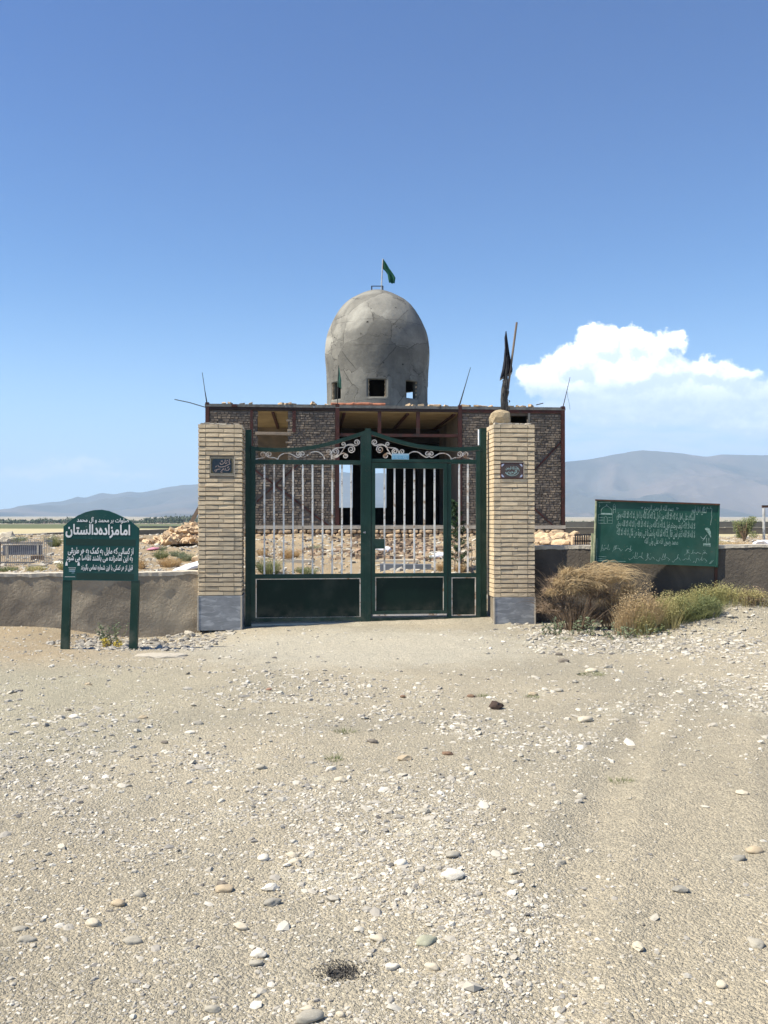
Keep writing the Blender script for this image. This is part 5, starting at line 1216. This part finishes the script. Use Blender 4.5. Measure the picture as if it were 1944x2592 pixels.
for (px, py, Yy, r_, h, n, mt, lab, ln) in (
        (1585, 1596, 12.3, .26, .70, 600, 'straw', 'thin dry yellow stalks standing between the twiggy bush and the tall grass', .25),
        (1625, 1598, 12.35, .34, .72, 1200, 'straw', 'tall dry yellow grass clump below the middle of the notice board', .30),
        (1660, 1602, 12.3, .34, .52, 900, 'grass', 'olive and yellow grass clump right of the tall dry one', .35),
        (1715, 1600, 12.5, .30, .50, 900, 'grass', 'yellow-green grass clump under the right half of the notice board', .5),
        (1700, 1560, 12.9, .28, .30, 500, 'grass', 'dry seeding grass against the wall behind the green clump', .35),
        (1765, 1596, 12.4, .30, .34, 1300, 'weed', 'soft bright green weed clump below the right leg of the notice board', .9),
        (1772, 1552, 12.85, .34, .34, 700, 'grass', 'tufty green-yellow weeds around the right leg of the notice board', .4),
        (1860, 1552, 12.65, .40, .32, 800, 'grass', 'broad yellow-green seeding weeds right of the notice board', .4),
        (1905, 1552, 12.55, .20, .25, 260, 'brown_twig', 'small brown twiggy weed at the right end of the row of weeds', .6)):
    c = P3(px, py, Yy); c.z = gh(c.x, c.y); a_, b_ = MB(), MB()
    for q in range(7):
        cc = Vector((c.x+rv.uniform(-.75, .75)*r_, c.y+rv.uniform(-.4, .4)*r_, 0)); cc.z = gh(cc.x, cc.y); hh = h*rv.uniform(.55, 1.08)
        tuft(a_, cc, r_*.55, hh, n//9, .0034, rv, ln*rv.uniform(.9, 1.7), .5, 4); twigball(a_, (cc.x, cc.y, cc.z+hh*.4), r_*.6, r_*.4, hh*.55, n//11, .003, rv)
        leaves(b_, (cc.x, cc.y, cc.z+hh*.55), r_*.45, r_*.4, hh*.42, n//3, .0105, rv)
    plant('grass_clump', lab, 'grass clump', c, [('blades', a_, mt), ('seed_heads', b_, mt)])
def leafy(px, py, Yy, h, n, mt, lab, r_=.12, cat='weed', name='leafy_weed', s=.022):
    c = P3(px, py, Yy); c.z = gh(c.x, c.y); st_, lf = MB(), MB()
    for _ in range(n):
        a = rv.uniform(0, 6.28); d = Vector((math.cos(a)*rv.uniform(.1, .8), math.sin(a)*.4, 1)).normalized(); b0 = Vector((c.x+rv.uniform(-r_, r_), c.y+rv.uniform(-r_, r_)*.5, 0)); b0.z = gh(b0.x, b0.y)-.01; L_ = h*rv.uniform(.6, 1.05)
        pts = [b0+d*L_*f/4+Vector((0, 0, -.02*f*f/16)) for f in range(5)]; st_.ribbon(pts, .004, Vector((1, 0, 0)))
        for k in range(int(10*h/.2)):
            f = rv.uniform(.15, 1); leaves(lf, b0+d*L_*f, .025, .025, .02, 1, s, rv)
    return plant(name, lab, cat, c, [('stems', st_, 'brown_twig'), ('leaves', lf, mt)])
leafy(1395, 1592, 12.2, .26, 8, 'weed_blue', 'small leafy green shoot at the corner of the right pillar')
leafy(1438, 1594, 12.2, .30, 10, 'weed_blue', 'leafy green shoots in front of the dark bush', .2)
leafy(1485, 1590, 12.2, .27, 8, 'weed_blue', 'leafy green sprig with upright tip between the dark bush and the yellow grass')
leafy(1580, 1606, 12.0, .22, 26, 'weed_blue', 'low dark green creeping weeds at the foot of the yellow grass', .42)
leafy(1640, 1608, 12.05, .16, 16, 'weed', 'low green weeds in front of the olive grass', .3)
leafy(285, 1632, 11.9, .40, 14, 'weed_blue', 'grey-green spindly plant growing between the legs of the arched sign', .10)
leafy(284, 1642, 11.7, .14, 16, 'yellowleaf', 'low clump of yellow leaves at the foot of the spindly plant', .12)
leafy(918, 1520+140, 7.4, .05, 14, 'weed', 'tiny green tuft in mid forecourt above the round pale cobble', .10, s=.012) if False else None
for (dx_, dy_, r_, lab) in ((745, 1583, .12, 'tiny green tuft in the gravel below the gate'), (720, 1642, .09, 'tiny green tuft just above the round pale cobble'), (1278, 1458, .22, 'low green tuft around a pale stone near the dry bushes'), (1150, 1508, .10, 'tiny green tuft behind the square tan brick fragment'),
                        (1342, 1690, .10, 'tiny green sprig on the right of mid gravel'), (1040, 1505, .10, 'small grassy tuft right of the brown stone below the pillar'), (1218, 1382, .14, 'small green weed at the foot of the right pillar')):
    p_ = on_ground(dx_*DS, dy_*DS); a_ = MB(); tuft(a_, p_, r_, .05, int(700*r_), .003, rv, 1.2); o = plant('grass_tuft', lab, 'grass tuft', p_, [('blades', a_, 'weed')])
p_ = on_ground(738*DS, 2103*DS, 1.9); a_ = MB(); tuft(a_, p_, .10, .02, 60, .0014, rv, 2.4, .5); leaves(a_, (p_.x, p_.y, p_.z+.006), .06, .05, .006, 420, .006, rv); leaves(a_, (p_.x, p_.y, p_.z+.005), .13, .10, .005, 420, .005, rv)
plant('burnt_tuft', 'black burnt tuft of twigs lying in the lower gravel', 'burnt twigs', p_, [('twigs', a_, 'scorch')])

# courtyard plants
def court(px, py, r_, h, n, mt, lab, name='shrub', cat='shrub', ln=.8):
    c = on_ground(px, py, 13.6); a_, b_ = MB(), MB(); tuft(a_, c, r_, h, n, .0035, rv, ln); leaves(b_, (c.x, c.y, c.z+h*.4), r_*.9, r_*.6, h*.45, n*2, .013, rv)
    return plant(name, lab, cat, c, [('stems', a_, mt), ('foliage', b_, mt)])
court(735, 1412, .26, .22, 420, 'ochre_shrub', 'orange-brown dry shrub seen through the left leaf\'s middle bars')
court(665, 1408, .14, .20, 200, 'ochre_shrub', 'orange-brown dry shrub seen at the left leaf\'s first bars')
court(680, 1452, .26, .34, 420, 'weed', 'grey-green shrub low behind the left leaf\'s first bars')
court(775, 1452, .28, .15, 260, 'weed', 'low green weeds just behind the left leaf\'s middle bars')
court(800, 1392, .22, .14, 130, 'weed_blue', 'small green weed on the slope behind the left leaf')
court(1118, 1444, .11, .20, 160, 'ochre_shrub', 'orange dry shrub at the lower right of the small door\'s bars')
court(1165, 1448, .13, .22, 180, 'ochre_shrub', 'orange dry weeds under the young conifer')
court(1092, 1416, .10, .10, 90, 'weed_blue', 'small blue-green weed behind the small door\'s bars')
court(430, 1434, .26, .20, 380, 'ochre_shrub', 'orange dry grass patch left of the blue-tile pillar')
court(358, 1440, .08, .26, 120, 'ochre_shrub', 'orange dry shrub just right of the arched sign')
court(470, 1420, .20, .20, 220, 'weed_blue', 'grey-green shrub behind the orange dry grass left of the pillar')
court(408, 1416, .16, .24, 260, 'weed', 'green shrub right of the arched sign below the rubble heap')
court(448, 1408, .2, .14, 160, 'weed_blue', 'grey-green weed patch next to the pillar behind the wall')
court(412, 1392, .12, .10, 90, 'weed_blue', 'tiny green bush on the slope beneath the rubble heap')
court(138, 1384, .17, .34, 300, 'weed', 'round olive bush against the far wall left of the arched sign')
court(180, 1384, .20, .18, 220, 'weed', 'lower green bush touching the arched sign\'s left edge')
court(45, 1372, .3, .18, 220, 'weed_blue', 'grey-green low bush behind the grave fence')
court(20, 1446, .22, .10, 160, 'weed', 'green weeds at the foot of the left grave fence')
court(90, 1446, .24, .12, 180, 'grass', 'yellow-green weeds at the foot of the grave fence middle')
court(165, 1442, .16, .20, 180, 'grass', 'dry weeds between the grave fence and the arched sign')
court(1500, 1375, .9, .22, 300, 'straw', 'pale dry grass patch behind the right wall beside the notice board') if False else None
court(1850, 1380, .9, .09, 700, 'straw', 'pale dry grass patch below the round bush behind the right wall', ln=1.2)
court(1790, 1378, .7, .12, 500, 'grass', 'yellowish grass patch behind the right wall just right of the notice board', ln=1.2)
# round bush at the right
c = on_ground(1884, 1370, 13.8); c.z = gh(c.x, c.y); S_ = c.y/F; a_, b_ = MB(), MB()
for _ in range(26):
    d = Vector((rv.uniform(-.5, .5), rv.uniform(-.3, .3), 1)).normalized(); b_.tube([c, c+d*rv.uniform(.5, .9)*72*S_*.8], [.02, .006], 4, caps=False)
for q in range(14): leaves(a_, (c.x+rv.uniform(-16, 16)*S_, c.y+rv.uniform(-.2, .2), c.z+rv.uniform(14, 56)*S_), 11*S_, .2, 11*S_, 260, .020, rv)
plant('round_bush', 'tall round grey-green bush standing before the far wall on the right', 'bush', c, [('stems', b_, 'brown_twig'), ('foliage', a_, 'weed')])
# young conifer
c = on_ground(1168, 1446, 14.2); Y_ = c.y; zt_ = at(1147, 1268, Y_).z; a_, b_ = MB(), MB(); tp = at(1150, 1268, Y_); 
b_.tube([c, c.lerp(tp, .5), tp], [.022, .014, .005], 6)
for q in range(34):
    f = .10+.88*q/33; p_ = c.lerp(tp, f); a0 = q*2.4; L_ = .26*(1-f)**.8+.05; d = Vector((math.cos(a0), math.sin(a0), .35)); b_.tube([p_, p_+d*L_], [.006, .003], 4, caps=False)
    for k in range(5): leaves(a_, p_+d*L_*(k+.5)/5, .035, .035, .04, 16, .022, rv)
plant('young_conifer', 'young dark green conifer seen between the bars beside the small door', 'tree', c, [('trunk', b_, 'wood'), ('crown', a_, 'conifer')])
# bare thin saplings beside the right leaf
for px, lab in ((1150, 'thin bare sapling stem left of the two outer bars'), (1192, 'thin dark stake stem right of the conifer')):
    c = on_ground(px, 1450, 14.2); m = MB(); m.tube([c, c+Vector((.02, 0, .35)), c+Vector((.0, 0, .62))], [.010, .008, .004], 5); o = m.build('sapling', M['wood']); tag(o, lab, 'sapling')

# ------------------------------------------------------------------ courtyard things
def slab(label, px0, px1, py, w, h, mat, name='kerb_stone', cat='kerb', v=0):
    a = on_ground(px0, py, 13.8); b = on_ground(px1, py, 13.8); Y_ = (a.y+b.y)/2; b = Vector((at(px1, py, Y_).x, Y_, b.z)); a = Vector((at(px0, py, Y_).x, Y_, a.z))
    z0 = min(a.z, b.z)-.04; m = MB(); m.box((0, 0, 0), (b.x-a.x, w, h+.04), .006); o = m.build(name, M[mat]); o.location = (a.x, Y_, z0); tag(o, label, cat); return o
slab('pale kerb stone lying behind the left leaf\'s middle bars', 715, 792, 1424, .22, .05, 'cap')
slab('pale kerb stone lying across behind the small door', 950, 1060, 1424, .2, .05, 'cap')
slab('grey metal trough on the ground behind the small door', 962, 1092, 1446, .30, .13, 'greymetal', 'trough', 'trough')
slab('pale kerb running left of the pillar below the green shrubs', 205, 330, 1425, .2, .05, 'cap')
slab('pale broken kerb near the foot of the grave fence', 70, 112, 1436, .2, .05, 'cap')
for px, py, w, lab in ((972, 1397, .17, 'white plastic bag caught on the slope right of the lock box'), (1113, 1410, .12, 'small white rock near the small door\'s hinge side'), (1100, 1416, .10, 'whitish rock beside a blue-green weed')):
    p_ = on_ground(px, py, 14); o = obj('white_lump', stone_mesh(M['whitestone'], 1, int(px), .18, 'lump'), None, (p_.x, p_.y, p_.z+.04), (0, 0, 0), (w, w*.6, w*.45)); tag(o, lab, 'litter')
p_ = on_ground(500, 1442, 13.6); o = obj('white_sheet', stone_mesh(M['whitestone'], 1, 400, .06, 'sheet'), None, (p_.x-.05, p_.y+.15, p_.z+.06), (0, -.22, 0), (.42, .3, .07)); tag(o, 'crumpled white sheet lying behind the wall beside the left pillar', 'sheet')
p_ = on_ground(504, 1426, 13.9); o = obj('cement_lump', stone_mesh(M['rubble'], 1, 401, .15, 'lump'), None, (p_.x, p_.y+.1, p_.z+.06), (0, 0, .3), (.18, .14, .10)); tag(o, 'brownish broken lump behind the white sheet beside the left pillar', 'rubble')
p_ = on_ground(388, 1393, 14); o = obj('pink_rag', stone_mesh(M['pink'], 1, 402, .10, 'rag'), None, (p_.x, p_.y, p_.z+.02), (0, -.12, .1), (.16, .07, .03)); tag(o, 'small pink rag on the slope below the rubble heap', 'rag')
p_ = on_ground(358, 1370, 14); o = obj('loose_brick', bm_[1], None, (p_.x, p_.y, p_.z), (0, 0, .4), (1.1, 1.2, 1.1)); tag(o, 'dark single brick on the slope right of the arched sign', 'brick')
p_ = on_ground(1905, 1386, 14); p_ = on_ground(1935, 1384, 14); o = obj('white_lump', stone_mesh(M['whitestone'], 1, 403, .15, 'lump'), None, (p_.x, p_.y, p_.z+.05), (0, 0, 0), (.28, .2, .12)); tag(o, 'white plastic litter at the right edge behind the dark wall', 'litter')
# rubble heap with plank
hp = on_ground(470, 1374, 14); Y_ = hp.y; t = thing('rubble_heap', 'heap of pale broken bricks behind the wall left of the pillar', 'rubble', tuple(hp)); rr = random.Random(33)
ms_ = []
for k in range(6): mb = MB(); mb.box((-.11, -.055, -.035), (.11, .055, .035), .02, rng=random.Random(60+k)); ms_.append(mb.mesh('brick', M['rubble']))
hx0, hx1 = at(388, 1370, Y_).x-hp.x, at(560, 1370, Y_).x-hp.x
mb = MB(); N_ = 18
def hz2(u, v): f = (u-hx0)/(hx1-hx0); return .44*math.sin(min(1, max(0, f*1.25))*math.pi/2)*max(0, 1-(v/.9)**2)
vs = [(hx0+(hx1-hx0)*i/N_, -.85+1.7*j/8, hz2(hx0+(hx1-hx0)*i/N_, -.85+1.7*j/8)-.05) for j in range(9) for i in range(N_+1)]
mb.add(vs, [(j*(N_+1)+i, j*(N_+1)+i+1, (j+1)*(N_+1)+i+1, (j+1)*(N_+1)+i) for j in range(8) for i in range(N_)]); mb.build('earth', M['rubble'], t)
for q in range(230):
    u = rr.uniform(hx0, hx1); v = rr.uniform(-.85, .3); s_ = rr.uniform(.5, 1.15)
    obj('brick', rr.choice(ms_), t, (u, v, hz2(u, v)+rr.uniform(-.03, .04)), (rr.uniform(-.7, .7), rr.uniform(-.7, .7), rr.uniform(0, 3)), (s_, s_, s_))
a = at(474, 1340, Y_+.1); b = at(512, 1272, Y_+.1); m = MB(); d = (b-a); m.box((-.045, -.02, -.05), (.045, .02, d.length+.3)); o = m.build('plank', M['wood']); o.location = a; o.rotation_euler = (0, math.atan2(d.x, d.z), 0); tag(o, 'grey wooden plank leaning against the rubble heap beside the pillar', 'plank')
# grave fences at the far left
def grave_fence(label, px0, px1, pyt, pyb, Y_, n, mat='fence'):
    a = at(px0, pyb, Y_); b = at(px1, pyb, Y_); zt_ = at(px0, pyt, Y_).z; zb0 = gh(a.x, Y_)-.02; t = thing('grave_fence', label, 'fence', (a.x, Y_, 0)); Wd = b.x-a.x
    zb0 = min(zb0, a.z)
    for i in range(n): u = Wd*i/(n-1); m = MB(); m.box((u-.005, -.005, zb0), (u+.005, .005, zt_+random.uniform(-.01, .02))); m.build('bar', M[mat], t)
    for zz in (zb0+.08, zt_-.06): m = MB(); m.box((0, .008, zz), (Wd, .022, zz+.025)); m.build('rail', M[mat], t)
    return t, Wd, zt_, zb0
grave_fence('long low rusty-grey railing of upright bars at the far left', 2, 108, 1368, 1437, 16.2, 22)
grave_fence('short taller grey railing of close upright bars at the end of the long one', 112, 131, 1363, 1440, 16.0, 5)
t, Wd, _, _ = grave_fence('rusty railing side bars nearest the left edge of the photo', -30, 0, 1372, 1440, 15.8, 6, 'rust')
def panel_thing(label, px0, px1, py0, py1, Y_, mat, name='sheet_panel', cat='panel'):
    a = at(px0, py1, Y_); b = at(px1, py0, Y_); m = MB(); z0 = gh(a.x, Y_)-.02 if True else a.z; m.box((0, 0, min(a.z, a.z)), (b.x-a.x, .03, b.z), .01); 
    m.box((.05, .0, min(z0, a.z-.01)), (.09, .03, a.z-.002)); m.box((b.x-a.x-.09, .0, min(z0, a.z-.01)), (b.x-a.x-.05, .03, a.z-.002)); o = m.build(name, M[mat]); o.location = (a.x, Y_, 0)
    o.data.transform(Matrix.Translation((0, 0, 0))); tag(o, label, cat); return o
panel_thing('blue-grey sheet behind the grave fence with a pale top edge', 8, 105, 1380, 1404, 17.4, 'bluegrey')
o = panel_thing('pale strip lying on top of the blue-grey sheet', 8, 104, 1378, 1380, 17.38, 'cap', 'pale_strip', 'strip')
panel_thing('brown sheet standing low behind the grave fence', 80, 111, 1407, 1430, 16.6, 'brownsheet')
for px, py, r_ in ((18, 1366, .22), (10, 1376, .16), (34, 1370, .12)):
    p_ = on_ground(px, py, 14); o = obj('stone', stone_mesh(SM['pale'], 1, int(px*3), .12), None, (p_.x, p_.y, p_.z+r_*.3), (0, 0, 0), (r_, r_*.8, r_*.7)); tag(o, {18: 'big pale rock behind the grave fence, topmost of three', 10: 'white rock at the far left edge behind the grave fence', 34: 'small pale rock right of the big one behind the grave fence'}[px], 'stone')
# right side courtyard: low brick-barred enclosure and broken stones
a = at(1457, 1362, 19.5); t = thing('railing_box', 'low dark railing enclosure with bright bars left of the notice board', 'railing', (a.x, 19.5, 0)); W_ = at(1497, 1362, 19.5).x-a.x
for z_, nm in ((at(1457, 1353, 19.5).z, 'rail'), (at(1457, 1369, 19.5).z, 'rail')): m = MB(); m.box((-.02, 0, z_-.02), (W_+.02, .04, z_+.01)); m.build(nm, M['darkrod'], t)
for i in range(8): m = MB(); u = W_*i/7; m.box((u-.012, .0, gh(a.x, 19.5)-.03), (u+.012, .02, at(1457, 1353, 19.5).z-.021)); m.build('bar', M['darkrod'], t)
m = MB(); z_ = at(1457, 1366, 19.5).z; m.box((0, .3, gh(a.x, 19.8)-.05), (W_, .5, z_+.06), .01); m.build('back_panel', M['rubble'], t)
t = None
for k in range(60):
    px, py = random.Random(k).uniform(1358, 1456), random.Random(k+50).uniform(1350, 1382); p_ = on_ground(px, py, 15); rr = random.Random(k+90); s_ = rr.uniform(.08, .24)
    if t is None: t = thing('rubble_heap', 'scattered heap of broken pale stones behind the dark wall right of the pillar', 'rubble', tuple(p_))
    obj('stone', stone_mesh(M['rubble'], 1, 500+k % 6, .16), t, Vector((p_.x, p_.y, p_.z+s_*.2))-t.location, (0, 0, rr.uniform(0, 3)), (s_, s_*.7, s_*.5))
a = at(1934, 1415, 22); zt_ = at(1934, 1285, 22).z; m = MB(); m.tube([(a.x, 22, gh(a.x, 22)-.05), (a.x, 22, zt_)], .035, 8); t = thing('lamp_post', 'thin rusty white pole with a cross arm cut by the right edge', 'pole', (a.x, 22, 0)); m.v = [(v[0]-a.x, v[1]-22, v[2]) for v in m.v]; m.build('pole', M['pole'], t)
m = MB(); m.box((-.04, -.03, zt_), (.6, .03, zt_+.06)); m.build('arm', M['rust'], t)

# ------------------------------------------------------------------ far walls, houses, trees
def far_wall(label, x0, y0, x1, y1, h, top=None, capm='cap'):
    L_ = math.hypot(x1-x0, y1-y0); n = max(2, int(L_/4)); t = thing('far_wall', label, 'wall', (x0, y0, 0), math.degrees(math.atan2(y1-y0, x1-x0)), 'far boundary walls'); m = MB(); c_ = MB(); ux, uy = (x1-x0)/L_, (y1-y0)/L_
    for i in range(n):
        a, b = L_*i/n, L_*(i+1)/n; za = top if top is not None else gh(x0+ux*a, y0+uy*a)+h; za += random.uniform(-.02, .02)
        m.box((a, 0, -1.2), (b, .3, za)); c_.box((a, -.03, za+.001), (b, .33, za+.05))
    m.build('wall', M['farwall'], t); c_.build('cap', M[capm], t)
zW = .74
far_wall('far side wall receding along the left of the compound', -24.2, 42, -23, 108, 1, zW)
far_wall('far back wall of the compound, nearer of two bands on the right', -23, 110, 70, 122, 1, .78)
far_wall('outer far wall beyond the compound, upper band on the right', -10, 205, 130, 190, 1, 1.52)
far_wall('low far wall left beyond the compound under the green fields', -62, 225, -10, 232, 1, .35)
th_l = []
rh = random.Random(14)
for i, (px, w, hgt) in enumerate(((62, 9, 5), (78, 7, 4), (92, 12, 5), (106, 8, 6), (122, 10, 5), (147, 14, 5), (160, 8, 4), (380, 8, 4), (402, 7, 4))):
    Y_ = rh.uniform(640, 720); S_ = Y_/F; p_ = at(px, 1322, Y_); t = thing('village_house', ('leftmost pale house', 'second pale house from the left', 'third pale house from the left', 'fourth pale house from the left', 'fifth pale house from the left', 'longest pale house', 'pale house nearest the arched sign\'s left side', 'pale house just right of the arched sign', 'pale house halfway to the pillar')[i]+' in the distant village', 'house', (p_.x, Y_, -.2), rh.uniform(-10, 10), 'houses of the distant village')
    m = MB(); m.box((0, 0, 0), (w*S_, 6, hgt*S_*.9)); m.build('wall', M['house'], t); m = MB(); m.box((-.2, -.2, hgt*S_*.9+.001), (w*S_+.2, 6.2, hgt*S_*.9+.3)); m.build('roof', M['houseroof'], t)
    for k in range(2): m = MB(); u = w*S_*(.22+.42*k); m.box((u, -.05, .7), (u+.45, .02, 1.35)); m.build('window', M['window'], t)
a_ = MB(); rt = random.Random(15)
for q in range(420):
    px = rt.uniform(-60, 545); Y_ = rt.uniform(600, 900); S_ = Y_/F; c_ = at(px, 1323, Y_); hgt = rt.uniform(1.5, 4.5)*(.5+1.1*float(vnoise(px, 0, .03, 90)))
    for k in range(9): leaves(a_, (c_.x+rt.uniform(-2, 2), Y_+rt.uniform(-2, 2), rt.uniform(.2, 1)*hgt), 1.2, 1.2, hgt*.3, 3, .9, rt)
kind(a_.build('distant_trees', M['darkgreen']), 'stuff')
a_ = MB()
for q in range(520):
    px = rt.uniform(1430, 2000); Y_ = rt.uniform(420, 520); c_ = at(px, 1323, Y_); hgt = rt.uniform(.6, 1.8)
    for k in range(4): leaves(a_, (c_.x+rt.uniform(-2, 2), Y_, rt.uniform(.2, 1)*hgt+.2), 1.0, 1.0, hgt*.3, 2, .5, rt)
kind(a_.build('distant_scrub', M['darkgreen']), 'stuff')
p_ = at(466, 1322, 500); t = thing('distant_tower', 'tiny dark tower on the plain just left of the pillar', 'tower', (p_.x, 500, 0)); m = MB(); m.box((-.35, -.35, -.5), (.35, .35, 3.2)); m.build('shaft', M['farwall'], t); m = MB(); m.box((-.12, -.12, 3.2), (.12, .12, 4.1)); m.build('finial', M['farwall'], t)
